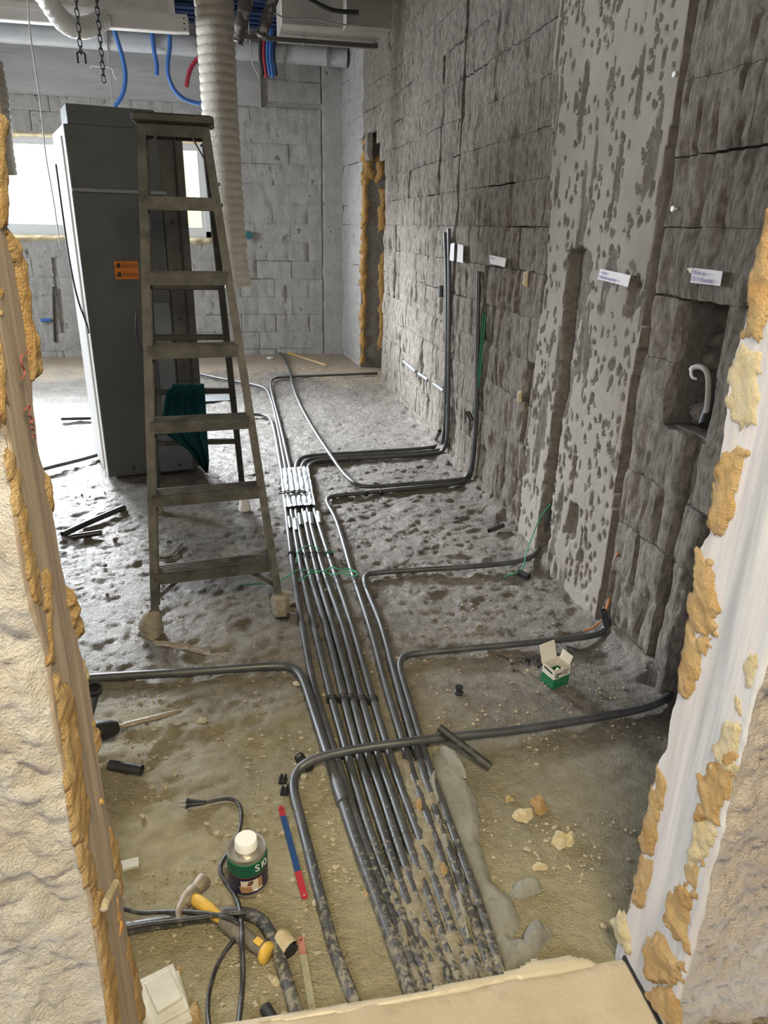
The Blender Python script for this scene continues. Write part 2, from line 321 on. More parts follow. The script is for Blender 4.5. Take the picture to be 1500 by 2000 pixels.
def text(s, size, parent, M4, m, shear=0.0, name='lettering'):
    c = bpy.data.curves.new(name, 'FONT'); c.body = s; c.size = size; c.shear = shear; c.align_x = 'LEFT'; c.extrude = 0.0002
    c.materials.append(m); t_ = bpy.data.objects.new(name, c); COL.objects.link(t_)
    me = bpy.data.meshes.new_from_object(t_.evaluated_get(bpy.context.evaluated_depsgraph_get())); bpy.data.objects.remove(t_)
    o = bpy.data.objects.new(name, me); COL.objects.link(o); o.parent = parent
    o.matrix_local = Matrix.Translation(-Vector(parent['_b'])) @ M4; return o
def frame(o, x, y, z=None):
    x = Vector(x).normalized(); y = Vector(y); y = (y - x * x.dot(y)).normalized(); z = x.cross(y)
    return Matrix(((x[0], y[0], z[0], o[0]), (x[1], y[1], z[1], o[1]), (x[2], y[2], z[2], o[2]), (0, 0, 0, 1)))
def sdf(poly, U, V):
    P = np.array(poly, float); d = np.full(U.shape, 1e9); ins = np.zeros(U.shape, bool)
    for i in range(len(P)):
        a, b = P[i], P[(i + 1) % len(P)]; e = b - a; t = np.clip(((U - a[0]) * e[0] + (V - a[1]) * e[1]) / (e @ e + 1e-12), 0, 1)
        d = np.minimum(d, np.hypot(U - a[0] - t * e[0], V - a[1] - t * e[1]))
        c = (a[1] > V) != (b[1] > V)
        with np.errstate(divide='ignore', invalid='ignore'): xx = (b[0] - a[0]) * (V - a[1]) / (b[1] - a[1] + 1e-15) + a[0]
        ins ^= c & (U < xx)
    return np.where(ins, d, -d)
def patch(poly, cell, h, rr, to3d, seed=0, na=0.3, ns=0.03, edge=0.5):
    """raised lump over a polygon drawn on a surface: to3d maps (u, v, height) to space"""
    P = np.array(poly); lo = P.min(0) - 2 * cell; hi = P.max(0) + 2 * cell
    us = np.arange(lo[0], hi[0], cell); vs = np.arange(lo[1], hi[1], cell); U, V = np.meshgrid(us, vs, indexing='ij')
    d = sdf(P, U, V) + edge * rr * fbm(U / ns, V / ns, seed, 3)
    hh = h * np.clip(d / rr, 0, 1) ** 0.55 * (1 + na * 2 * fbm(U / ns / 1.3, V / ns / 1.3, seed + 5, 4)); hh = np.where(d < 0, -0.004, hh)
    X, Y, Z = to3d(U, V, hh); A = np.stack([X, Y, Z], -1); a, b = U.shape
    i = (np.arange(a - 1)[:, None] * b + np.arange(b - 1)[None]).ravel(); dd = d.ravel()
    q = np.stack([i, i + 1, i + b + 1, i + b], 1); keep = (dd[q] > 0).any(1); q = q[keep]
    used = np.unique(q); mp = np.full(a * b, -1); mp[used] = np.arange(len(used))
    mb = MB(); mb.add(A.reshape(-1, 3)[used].tolist(), mp[q].tolist()); return mb
rnd = random.Random(7)
ORD = ('first', 'second', 'third', 'fourth', 'fifth', 'sixth')
# ================================================================== SETTING
DY = 9.37
def hfloor(x, y):
    x = np.asarray(x, float); y = np.asarray(y, float)
    wx = x + 0.05 * fbm(x / .2, y / .2, 3, 2); wy = y + 0.05 * fbm(x / .2, y / .2, 9, 2)
    a = 0.018 * fbm(x / .7, y / .7, 1, 2) + 0.012 * fbm(wx / .12, wy / .08, 2, 4) + 0.008 * fbm(wx / .045, wy / .032, 4, 4, .6)
    calm = np.clip((y - 1.5 + .5 * (x < .2)) / 1.0, 0.4, 1.0) * 1.3 * np.clip((9.0 - y) / 0.8, 0.3, 1)
    a = a * calm - 0.006
    foot = np.clip((x - (XW(y) - 0.16)) / 0.16, 0, 1.4)       # mortar droppings heaped along the wall foot
    return np.minimum(a, 0.007) + foot ** 2 * 0.05 * (0.6 + fbm(x / .09, y / .13, 8, 3)) * (y > 2.0) * (y < 7.5)
xs = np.concatenate([np.arange(-4.5, -1.35, .07), np.arange(-1.35, 1.75, .0115)])
ys = np.concatenate([np.arange(0.78, 4.6, .0115), np.arange(4.6, 6.5, .02), np.arange(6.5, 9.45, .04)])
X_, Y_ = np.meshgrid(xs, ys)
mb = MB().grid(np.stack([X_, Y_, hfloor(X_, Y_)], -1))
mb.box((-4.6, 0.78, -0.25), (1.9, 9.6, -0.08))
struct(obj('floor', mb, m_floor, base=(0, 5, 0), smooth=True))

# ---- right wall: backing of mortar, one mesh per concrete block
wr = struct(empty('wall_right', (1.46, 4.5, 0)))
bk = MB()
def back(y0, y1, z0, z1, d=0.05, t=0.28):
    x0, x1 = float(XW(y0)) + d, float(XW(y1)) + d
    bk.add([(x0, y0, z0), (x1, y1, z0), (x1, y1, z1), (x0, y0, z1), (1.9, y0, z0), (1.9, y1, z0), (1.9, y1, z1), (1.9, y0, z1)],
           [(0, 3, 2, 1), (4, 5, 6, 7), (0, 1, 5, 4), (1, 2, 6, 5), (2, 3, 7, 6), (3, 0, 4, 7)])
back(2.2, 7.5, -.1, 3.8); bk.box((1.56, 7.5, 2.42), (1.9, 8.4, 3.8)); back(1.95, 2.2, -.1, .93); back(1.95, 2.2, 1.36, 3.8); back(1.95, 2.2, .93, 1.36, .15)
back(1.89, 1.95, -.1, 3.8); back(1.0, 1.89, .70, 3.8); back(1.0, 1.89, -.1, .70, .19)
bk.add([(1.47, 8.42, -.1), (1.39, 9.7, -.1), (1.9, 9.7, -.1), (1.9, 8.42, -.1), (1.47, 8.42, 3.8), (1.39, 9.7, 3.8), (1.9, 9.7, 3.8), (1.9, 8.42, 3.8)], [(0, 1, 2, 3), (4, 5, 6, 7), (0, 1, 5, 4), (1, 2, 6, 5), (2, 3, 7, 6), (3, 0, 4, 7)]); bk.box((1.85, 7.4, -.1), (1.95, 8.5, 3.8))
obj('mortar_backing', bk, m_joint, wr)
def block(parent, y0, y1, z0, z1, nx, nz, seed, m, surf, amp=1.0, name='block'):
    g = 0.5 * (0.002 + 0.012 * rnd.random() ** 4)
    ys = np.linspace(y0 + g, y1 - g, nx + 1); gz = rnd.choice([g * .7] * 7 + [.008]); zs = np.linspace(z0 + g * .5, z1 - gz, nz + 1); U, V = np.meshgrid(ys, zs)
    proud = rnd.uniform(-.004, .004) * amp
    d = proud + amp * (0.012 * fbm(U / .04, V / .26, seed, 3) + 0.012 * fbm(U / .14, V / .13, 77, 3) - .075 * np.clip(fbm(U / .028, V / .20, seed + 9, 3) - .13, 0, .3))
    e = np.minimum(np.minimum(U - ys[0], ys[-1] - U), np.minimum(V - zs[0], zs[-1] - V)); d = d - 0.006 * (e < 1e-6)
    U2 = U + (e < 1e-6) * 0.006 * fbm(U / .05, V / .05, 31, 2); V2 = V + (e < 1e-6) * 0.006 * fbm(U / .05, V / .05, 37, 2)
    P = surf(U2, V2, d); mb = MB().grid(P)
    ring = [(0, j) for j in range(nx + 1)] + [(i, nx) for i in range(1, nz + 1)] + [(nz, j) for j in range(nx - 1, -1, -1)] + [(i, 0) for i in range(nz - 1, 0, -1)]
    rv = [i * (nx + 1) + j for i, j in ring]; n = len(mb.v)
    B = surf(np.array([U2[i, j] for i, j in ring]), np.array([V2[i, j] for i, j in ring]), np.full(len(ring), -0.06))
    mb.v += list(map(tuple, B.tolist())); k = len(rv)
    for a in range(k): mb.f.append((rv[a], n + a, n + (a + 1) % k, rv[(a + 1) % k])); mb.m.append(0)
    return obj(name, mb, m, parent, smooth=True, auto=50)
def surf_r(U, V, d): return np.stack([XW(U) - d, U, V], -1)
def rows(): return [(-.02 if k == 0 else .065 + .215 * (k - 1), .065 + .215 * k) for k in range(0, 18)]
def split(a, b, cuts):
    segs = [(a, b)]
    for c0, c1 in cuts:
        out = []
        for s0, s1 in segs:
            if c1 <= s0 or c0 >= s1: out.append((s0, s1)); continue
            if c0 > s0: out.append((s0, c0))
            if c1 < s1: out.append((c1, s1))
        segs = out
    return [s for s in segs if s[1] - s[0] > .03]
CUT_R = [(2.385, 3.36, -1, 9), (1.95, 2.2, .98, 1.385), (1.985, 2.05, .07, .93), (1.0, 1.89, -1, .70), (3.405, 3.46, .42, .97),
         (4.90, 4.955, 1.0, 3.3), (4.20, 4.25, .9, 1.34), (5.42, 5.46, 1.55, 2.6), (3.70, 3.735, 1.05, 1.33), (6.9, 6.94, .9, 1.5)]
for k, (z0, z1) in enumerate(rows()):
    if z0 > 3.3: break
    off = (k % 2) * .215
    y = 1.05 - off
    while y < 7.5:
        L = .43 * rnd.choice([1, 1, 1, .5]) if rnd.random() < .8 else rnd.uniform(.2, .5)
        a, b = max(y, 1.02), min(y + L, 7.5); y += L
        if b - a < .04: continue
        zm = (z0 + z1) / 2
        zz1 = z1
        for s0, s1 in split(a, b, [(c[0], c[1]) for c in CUT_R if c[2] < zm < c[3]]):
            near = s0 < 3.4
            nx = max(4, int((s1 - s0) / (.0115 if near else .018))); nz = 9 if near else 7
            block(wr, s0, s1, z0, zz1, nx, nz, 5, m_block if s0 < 6.3 else m_block, surf_r, 1.15 if near else 1.0)
def XW2(u): return 1.501 - .080 * (np.asarray(u) - 7.5)
def surf_r2(U, V, d): return np.stack([XW2(U) - d, U, V], -1)
for k, (z0, z1) in enumerate(rows()):
    if z0 > 3.4: break
    y = 8.4
    while y < DY:
        b = min(y + (.43 if (y > 8.5 or k % 2) else .215), DY)
        if b - y > .05: block(wr, y, b, z0, z1, 8, 5, 6, m_blockw, surf_r2, .8)
        y = b
for (y0, y1, z1, z2) in ((7.5, 7.74, 2.16, 2.33), (7.5, 7.86, 2.33, 2.45), (8.2, 8.4, 2.20, 2.45)):      # chipped head of the doorway
    block(wr, y0, y1, z1, z2, 8, 6, 5, m_block, surf_r2, 1.3)
for k in range(11, 17):
    z0, z1 = .065 + .215 * k + .02, .065 + .215 * (k + 1) + .02
    for y0, y1 in ((7.5, 7.95), (7.95, 8.4)): block(wr, y0, y1, z0 + .0, z1, 10, 6, 5, m_block, surf_r2, 1.0)
# grey reveal of the far doorway with foam along both edges
mb = MB(); ys_ = np.linspace(1.425, 1.86, 14); zs_ = np.linspace(0, 2.45, 50); U, V = np.meshgrid(ys_, zs_)
mb.grid(np.stack([U, 8.40 - .05 + .012 * fbm(U / .1, V / .2, 4, 3) + .03 * (V < .08), V], -1), flip=True)
obj('door_reveal', mb, m_pit, wr, smooth=True)
def rev_far(U, V, h): return U, 8.35 - h, V
for i, (u0, u1, z0, z1) in enumerate(((1.42, 1.475, .05, .62), (1.42, 1.485, .55, 1.05), (1.42, 1.48, 1.0, 1.62), (1.42, 1.49, 1.55, 2.1), (1.425, 1.54, 2.0, 2.42), (1.635, 1.70, .2, .95), (1.63, 1.70, .85, 1.3), (1.62, 1.70, 1.5, 1.95), (1.58, 1.66, 2.0, 2.3))):
    obj('foam_bead', patch([(u0, z0), (u1, z0 + .04), (u1, z1), (u0, z1 - .03)],   .012, .018, .03, rev_far, seed=i, ns=.06, edge=1.4), m_foamd, wr, smooth=True)
# ---- smooth concrete column with pick marks and a chase
c_ = .0085; ys_ = np.arange(2.392, 3.53, c_); zs_ = np.arange(-.02, 3.35, c_); U, V = np.meshgrid(ys_, zs_)
D = 0.004 * fbm(U / .3, V / .5, 2, 3); deep = np.zeros(U.shape)
rn = np.random.RandomState(3)
for n in range(820):
    cy, cz = rn.uniform(2.43, 3.42), rn.uniform(.05, 3.3); a, b_, dp = rn.uniform(.006, .0125), rn.uniform(.012, .027), rn.uniform(.007, .016)
    if rn.rand() < .06: a *= 2.2; b_ *= 2.4
    i0, i1 = np.searchsorted(zs_, [cz - .08, cz + .08]); j0, j1 = np.searchsorted(ys_, [cy - .05, cy + .05])
    u_, v_ = U[i0:i1, j0:j1], V[i0:i1, j0:j1]; tl = rn.uniform(-.35, .35)
    q = ((u_ - cy + tl * (v_ - cz)) / a) ** 2 + ((v_ - cz) / b_) ** 2 + .9 * fbm(u_ / .015, v_ / .02, n, 2)
    deep[i0:i1, j0:j1] = np.maximum(deep[i0:i1, j0:j1], dp * np.clip(1.25 - q, 0, 1) ** .6)
rough = np.clip(fbm(U / .07, V / .35, 12, 4) - .27, 0, 1) * .10 + np.clip(fbm(U / .03, V / .16, 13, 3) - .33, 0, 1) * .05     # shallow spalled streaks
ch = [(3.10, 1.47), (2.96, 1.50), (2.865, 1.46), (2.85, 1.32), (2.91, 1.18), (2.945, .95), (2.955, .6), (2.965, .3), (2.94, .2), (2.95, -.1), (3.10, -.1), (3.085, .25), (3.055, .87)]
d = sdf(ch, U, V) + .018 * fbm(U / .03, V / .07, 21, 3)
dl = np.clip((U - (2.955 + .03 * np.clip((V - .9) / .5, 0, 1) + .02 * fbm(U / .04, V / .1, 4, 2))) / .012, 0, 1)
chd = np.clip(d / .012, 0, 1) * (.022 + .045 * dl + .012 * fbm(U / .03, V / .03, 5, 3))
for pl in ([(2.70, .42), (2.78, .42), (2.79, .25), (2.68, .24)], [(2.55, 1.38), (2.47, 1.42), (2.44, 1.30), (2.52, 1.24)], [(2.64, .34), (2.62, .34), (2.615, .05), (2.635, .05)], [(2.80, .62), (2.77, .63), (2.77, .45), (2.80, .44)]):
    chd = np.maximum(chd, np.clip((sdf(pl, U, V) + .012 * fbm(U / .03, V / .05, 3, 3)) / .015, 0, 1) * .03)
deep = np.maximum(np.maximum(deep, rough * .5), chd)
edge = 3.345 + .13 * np.clip((V - 1.5) / .8, 0, 1) + .05 * fbm(V / .25, V * 0, 6, 4)
edgr = 2.408 + .016 * fbm(V / .2, V * 0 + 3, 16, 4)
D = D - deep + .010
out = (U > edge) | (U < edgr); D = np.where(out, D - .05, D)
A = np.stack([XW(U) - D, U, V], -1); nzr, nyr = U.shape
mb = MB().grid(A, flip=False)
fm = ((deep[:-1, :-1] > .0045) | out[:-1, :-1] | out[1:, 1:]).ravel()  # pick-mark pits get a darker tone, shade painted into the recesses
keep = ~(out[:-1, :-1] & out[1:, 1:] & out[:-1, 1:] & out[1:, :-1]).ravel()
mb.f = [f for f, k in zip(mb.f, keep) if k]; mb.m = [int(x) for x, k in zip(fm, keep) if k]
obj('concrete_column', mb, [m_column, m_pit], wr, smooth=True)

# ---- back wall
wb = struct(empty('wall_back', (-1.5, DY, 0)))
WX0, WX1, WZ0, WZ1 = -4.4, -.235, 1.365, 2.42
mb = MB()
for lo, hi in (((-4.6, DY + .035, -.1), (1.45, DY + .3, WZ0)), ((-4.6, DY + .035, WZ1), (1.45, DY + .3, 3.8)), ((WX1, DY + .035, WZ0), (1.45, DY + .3, WZ1)), ((-4.6, DY + .035, WZ0), (WX0, DY + .3, WZ1))): mb.box(lo, hi)
obj('mortar_backing', mb, m_jointw, wb)
def surf_b(U, V, d): return np.stack([U, DY - d, V], -1)[:, ::-1] if np.ndim(U) == 2 else np.stack([U, DY - d, V], -1)
def surf_b(U, V, d): return np.stack([-U, DY - d, V], -1)          # U runs leftwards so that the faces look into the room
CUT_B = [(-.02 - WX1 * -1 if False else -WX1, -WX0, WZ0, WZ1), (-1.36, -1.10, -1, 9), (2.02, 2.07, .25, 1.2), (1.80, 1.85, .05, 1.25)]
for k, (z0, z1) in enumerate(rows()):
    if z0 > 3.3: break
    u = -1.36 - (k % 2) * .215
    while u < 4.5:
        a, b_ = max(u, -1.36), min(u + .43, 4.5); u += .43; zm = (z0 + z1) / 2
        if zm > 2.86 and b_ > -.45: continue
        if zm < 2.86 and z1 > 2.75: z1 = min(z1, 2.80)
        za, zb = z0, z1
        if z0 < WZ0 < z1 and b_ > -WX1: zb = WZ0
        if z0 < WZ1 < z1 and b_ > -WX1: za = WZ1
        zm = (za + zb) / 2
        for s0, s1 in split(a, b_, [(c[0], c[1]) for c in CUT_B if c[2] < zm < c[3]]):
            block(wb, s0, s1, za, zb, max(4, int((s1 - s0) / .035)), 6, 8, m_blockw, surf_b, .75)
mb = MB(); U, V = np.meshgrid(np.linspace(-1.36, -1.105, 14), np.linspace(-.02, 3.4, 120)); mb.grid(surf_b(U, V, .008 * fbm(U / .15, V / .15, 3, 4) + .006 - .04 * (U > -1.11)))
obj('plastered_column', mb, m_blockw, wb, smooth=True)
mb = MB(); U, V = np.meshgrid(np.linspace(-.42, 4.5, 120), np.linspace(2.80, 3.8, 40)); mb.grid(surf_b(U, V, .006 * fbm(U / .4, V / .1, 3, 3) + .012 - .03 * (V < 2.81) - .004 * ((np.abs(V - 2.98) < .014) | (np.abs(V - 3.2) < .014))))
obj('concrete_beam', mb, m_beam, wb, smooth=True, auto=40)
# ---- window of the back wall
w1 = struct(empty('window_1', ((WX0 + WX1) / 2, DY + .08, WZ0)))
mb = MB(); fw = .055
for lo, hi in (((WX0, DY + .03, WZ0), (WX1, DY + .11, WZ0 + .09)), ((WX0, DY + .03, WZ1 - fw), (WX1, DY + .11, WZ1)), ((WX0, DY + .03, WZ0), (WX0 + fw, DY + .11, WZ1)), ((WX1 - fw, DY + .03, WZ0), (WX1, DY + .11, WZ1))): mb.box(lo, hi)
obj('window_frame', mb, m_frame, w1)
for i in range(3):
    a = WX0 + fw + i * (WX1 - WX0 - 2 * fw) / 3; b_ = a + (WX1 - WX0 - 2 * fw) / 3; s = .045
    mb = MB()
    for lo, hi in (((a, DY + .04, WZ0 + .09), (b_, DY + .09, WZ0 + .09 + s)), ((a, DY + .04, WZ1 - fw - s), (b_, DY + .09, WZ1 - fw)), ((a, DY + .04, WZ0 + .09 + s), (a + s, DY + .09, WZ1 - fw - s)), ((b_ - s, DY + .04, WZ0 + .09 + s), (b_, DY + .09, WZ1 - fw - s))): mb.box(lo, hi)
    sh = obj('window_sash', mb, m_frame, w1)
    obj('window_pane', MB().box((a + s, DY + .06, WZ0 + .09 + s), (b_ - s, DY + .066, WZ1 - fw - s)), m_glass, sh)
for i, (a, b_) in enumerate(((-2.6, -1.75), (-1.7, -.9), (-.55, -.22), (-3.5, -2.7))):      # foam around the frame
    obj('foam_bead', patch([(a, WZ1 - .02), (b_, WZ1 - .03), (b_, WZ1 + .035), (a, WZ1 + .02)], .015, .04, .03, lambda U, V, h: (U, DY + .03 - h, V), seed=i + 30, ns=.08), m_foamp, w1, smooth=True)
    obj('foam_bead', patch([(a, WZ0 - .05), (b_, WZ0 - .04), (b_, WZ0 + .02), (a, WZ0 + .015)], .015, .05, .03, lambda U, V, h: (U, DY + .01 - h, V), seed=i + 40, ns=.08), m_foamp, w1, smooth=True)
# ---- the other side of the room, ceiling, and what is seen through the glass
lw = MB()
for lo, hi in (((-4.8, .7, -.1), (-4.5, 5.2, 3.8)), ((-4.8, 8.0, -.1), (-4.5, 9.7, 3.8)), ((-4.8, 5.2, -.1), (-4.5, 8.0, 1.0)), ((-4.8, 5.2, 2.75), (-4.5, 8.0, 3.8))): lw.box(lo, hi)
struct(obj('wall_left', lw, m_plainwall))
w2 = struct(empty('window_2', (-4.65, 6.6, 1.0)))
mb = MB()
for lo, hi in (((-4.7, 5.2, 1.0), (-4.62, 8.0, 1.07)), ((-4.7, 5.2, 2.68), (-4.62, 8.0, 2.75)), ((-4.7, 5.2, 1.07), (-4.62, 5.27, 2.68)), ((-4.7, 7.93, 1.07), (-4.62, 8.0, 2.68)), ((-4.7, 6.57, 1.07), (-4.62, 6.63, 2.68))): mb.box(lo, hi)
obj('window_frame', mb, m_frame, w2); obj('window_pane', MB().box((-4.67, 5.27, 1.07), (-4.664, 6.57, 2.68)), m_glass, w2); obj('window_pane', MB().box((-4.67, 6.63, 1.07), (-4.664, 7.93, 2.68)), m_glass, w2)
struct(obj('ceiling', MB().box((-4.8, .7, 3.75), (1.95, 9.7, 4.0)), m_ceil))
g = MB().box((-14, 9.75, -.4), (10, 34, -.3)); g.box((-14, -6, -.4), (-4.85, 9.7, -.3)); struct(obj('ground', g, m_ground))
fb = struct(empty('facade_outside', (-.8, 20, 0)))
obj('upper_storey', MB().box((-1.35, 20, 2.05), (4, 24, 7)), m_fac, fb); obj('lower_storey', MB().box((-1.35, 19.95, -.3), (4, 24, 2.05)), m_fac2, fb)
mb = MB()                                                    # concrete downstand beam near the corner
mb.box((.55, 7.55, 3.22), (1.55, 8.3, 3.75))
struct(obj('ceiling_beam', mb, m_ceil))
mb = MB().box((1.10, 7.35, 3.20), (1.55, 7.56, 3.75)); struct(obj('ceiling_corbel', mb, m_ceil))
# ---- near wall with the broken-out opening the picture is taken through
YF = 1.0
def prof(px, X, z): 
    q = np.array([onX(a, b_, X) for a, b_ in px]); q = q[np.argsort(q[:, 2])]; return np.interp(z, q[:, 2], q[:, 1])
LF = [(0, 160), (14, 240), (8, 275), (13, 330), (12, 385), (16, 440), (30, 461), (40, 494), (46, 530), (52, 575), (58, 600), (62, 650), (68, 700), (63, 740), (64, 788), (70, 830), (78, 886), (90, 928), (101, 970), (104, 1006), (112, 1048), (120, 1100), (131, 1150), (147, 1205), (154, 1250), (163, 1290), (173, 1330), (180, 1390), (188, 1440), (192, 1480), (205, 1550), (215, 1595), (232, 1675), (240, 1740), (250, 1820), (268, 1900), (282, 1975), (290, 2010)]
LN = [(-20, 700), (0, 816), (20, 858), (24, 914), (30, 985), (40, 1060), (62, 1190), (85, 1245), (98, 1300), (107, 1400), (122, 1475), (137, 1565), (150, 1640), (170, 1725), (187, 1820), (197, 1890), (207, 1940), (213, 1990)]
RF = [(1505, 380), (1492, 442), (1482, 498), (1466, 557), (1456, 612), (1443, 663), (1428, 706), (1422, 761), (1413, 825), (1405, 880), (1394, 935), (1390, 986), (1384, 1037), (1360, 1075), (1356, 1130), (1345, 1177), (1336, 1240), (1326, 1292), (1318, 1360), (1310, 1384), (1300, 1460), (1286, 1480), (1278, 1520), (1266, 1560), (1252, 1620), (1248, 1672), (1236, 1720), (1224, 1772), (1214, 1800), (1202, 1840), (1197, 1860), (1200, 1880)]
RN = [(1510, 1260), (1484, 1332), (1466, 1392), (1454, 1440), (1438, 1496), (1426, 1532), (1414, 1600), (1406, 1644), (1390, 1700), (1374, 1772), (1358, 1840), (1346, 1880), (1326, 1952), (1318, 1992)]
XL, XR = -.264, .777
zs_ = np.concatenate([np.arange(-.05, 1.95, .0055), np.arange(1.95, 3.0, .03)])
def jamb(X, far, near, sg, seed):
    yf = prof(far, X, zs_) + .004 * fbm(zs_ / .02, zs_ * 0, seed, 3)
    yn = prof(near, X, zs_) + .006 * fbm(zs_ / .03, zs_ * 0, seed + 1, 3)
    rev, face = [], []
    ts = np.linspace(0, 1, 34); n = 110
    us = np.concatenate([np.linspace(0, .62, n), np.linspace(.68, 2.3, 8)])
    for z, a, b_ in zip(zs_, yf, yn):
        y = a + (b_ - a) * ts; rev.append(np.stack([np.full(34, X), y, np.full(34, z)], 1))
        face.append(np.stack([X + sg * us, np.full(len(us), b_) + (.83 - b_) * np.clip(us / .12, 0, 1), np.full(len(us), z)], 1))
    rev, face = np.array(rev), np.array(face)
    rev[..., 0] += sg * (.004 * fbm(rev[..., 1] / .03, rev[..., 2] / .4, seed, 3))
    rev[:, 0, 0] += sg * .012; rev[:, -1, 0] += sg * .004
    # the far side of the wall, joined to the reveal
    farp = rev[:, :1, :] + np.array([[sg * .03, .004, 0]]); farw = np.stack([X + sg * 2.3 + 0 * zs_, np.full(len(zs_), YF), zs_], -1)[:, None, :]
    rev = np.concatenate([farw, farp, rev], 1)
    w = np.clip(us / .03, 0, 1)[None]
    face[..., 1] -= w * (.022 * fbm(face[..., 0] / .10, face[..., 2] / .10, seed + 3, 3) + .015 * fbm(face[..., 0] / .024, face[..., 2] / .024, seed + 4, 4, .62) + .004)
    face[:, 0, 0] += sg * .004
    return rev, face
for side, X, far, near, sg, mr, mf in (('front_left', XL, LF, LN, -1, m_rev_l, m_near_l), ('front_right', XR, RF, RN, 1, m_rev_r, m_near_r)):
    rv, fc = jamb(X, far, near, sg, 51 if sg < 0 else 71)
    w = struct(obj('wall_' + side, MB().grid(fc, flip=sg > 0), mf, smooth=True, base=(X, .9, 0)))
    obj('reveal', MB().grid(rv, flip=sg > 0), mr, w, smooth=True, auto=60)
    if sg < 0: WL = w
    else: WR_ = w
mb = MB().box((-4.6, .84, 2.95), (2.0, 1.0, 3.9)); mb.box((-4.6, .84, -.1), (-2.5, 1.0, 3.0)); struct(obj('wall_front_lintel', mb, m_plainwall))
def on_rev(X, sg): return lambda U, V, h: (X - sg * h, U, V)
def foam(w, X, sg, px, h, m, seed, rr=.012, cell=.0045, name='foam_bead', ns=.02, na=.35):
    poly = [onX(a, b_, X)[1:] for a, b_ in px]
    return obj(name, patch(poly, cell, h, rr, on_rev(X, sg), seed=seed, na=na * 1.6, ns=ns, edge=1.5), m, w, smooth=True)
RFOAM = [([(1506, 380), (1492, 445), (1462, 560), (1448, 655), (1492, 650), (1502, 560), (1530, 420)], m_foam, .02), ([(1426, 705), (1420, 830), (1475, 830), (1480, 700), (1450, 670)], m_foamp, .008),
         ([(1408, 878), (1396, 935), (1390, 1010), (1388, 1040), (1412, 1045), (1440, 960), (1462, 880)], m_foam, .018), ([(1392, 950), (1386, 1035), (1404, 1042), (1420, 960)], m_foam, .012),
         ([(1360, 1078), (1357, 1130), (1346, 1178), (1338, 1240), (1396, 1240), (1402, 1180), (1385, 1090)], m_foam, .018), ([(1340, 1235), (1328, 1292), (1318, 1360), (1350, 1362), (1370, 1290), (1400, 1240)], m_foam, .018),
         ([(1284, 1500), (1268, 1560), (1254, 1622), (1250, 1675), (1276, 1672), (1290, 1600), (1298, 1520)], m_foam, .014), ([(1250, 1672), (1238, 1722), (1228, 1770), (1258, 1772), (1276, 1680)], m_foam, .013),
         ([(1204, 1792), (1198, 1800), (1204, 1830), (1226, 1866), (1236, 1860), (1230, 1810), (1216, 1786)], m_foamp, .03),
         ([(1462, 1272), (1448, 1300), (1452, 1345), (1472, 1345), (1490, 1270)], m_foamp, .008), ([(1436, 1360), (1430, 1390), (1448, 1396), (1452, 1362)], m_foamp, .006),
         ([(1412, 1406), (1396, 1450), (1392, 1500), (1432, 1512), (1446, 1440), (1448, 1410)], m_foamp, .02), ([(1392, 1480), (1366, 1516), (1360, 1600), (1402, 1610), (1428, 1520), (1442, 1460)], m_foam, .02),
         ([(1360, 1590), (1348, 1640), (1340, 1690), (1374, 1690), (1402, 1640), (1402, 1600)], m_foamp, .024), ([(1340, 1680), (1334, 1735), (1356, 1735), (1376, 1690)], m_foam, .016),
         ([(1304, 1740), (1298, 1800), (1325, 1840), (1345, 1862), (1350, 1800), (1362, 1750), (1330, 1732)], m_foam, .03),
         ([(1272, 1828), (1256, 1862), (1258, 1900), (1276, 1922), (1330, 1920), (1338, 1880), (1312, 1860), (1296, 1824)], m_foam, .036), ([(1278, 1925), (1266, 1945), (1290, 1985), (1330, 2010), (1322, 1950), (1312, 1920)], m_foam, .026)]
for i, (p, m, h) in enumerate(RFOAM): foam(WR_, XR, 1, p, h * .28, m, 100 + i)
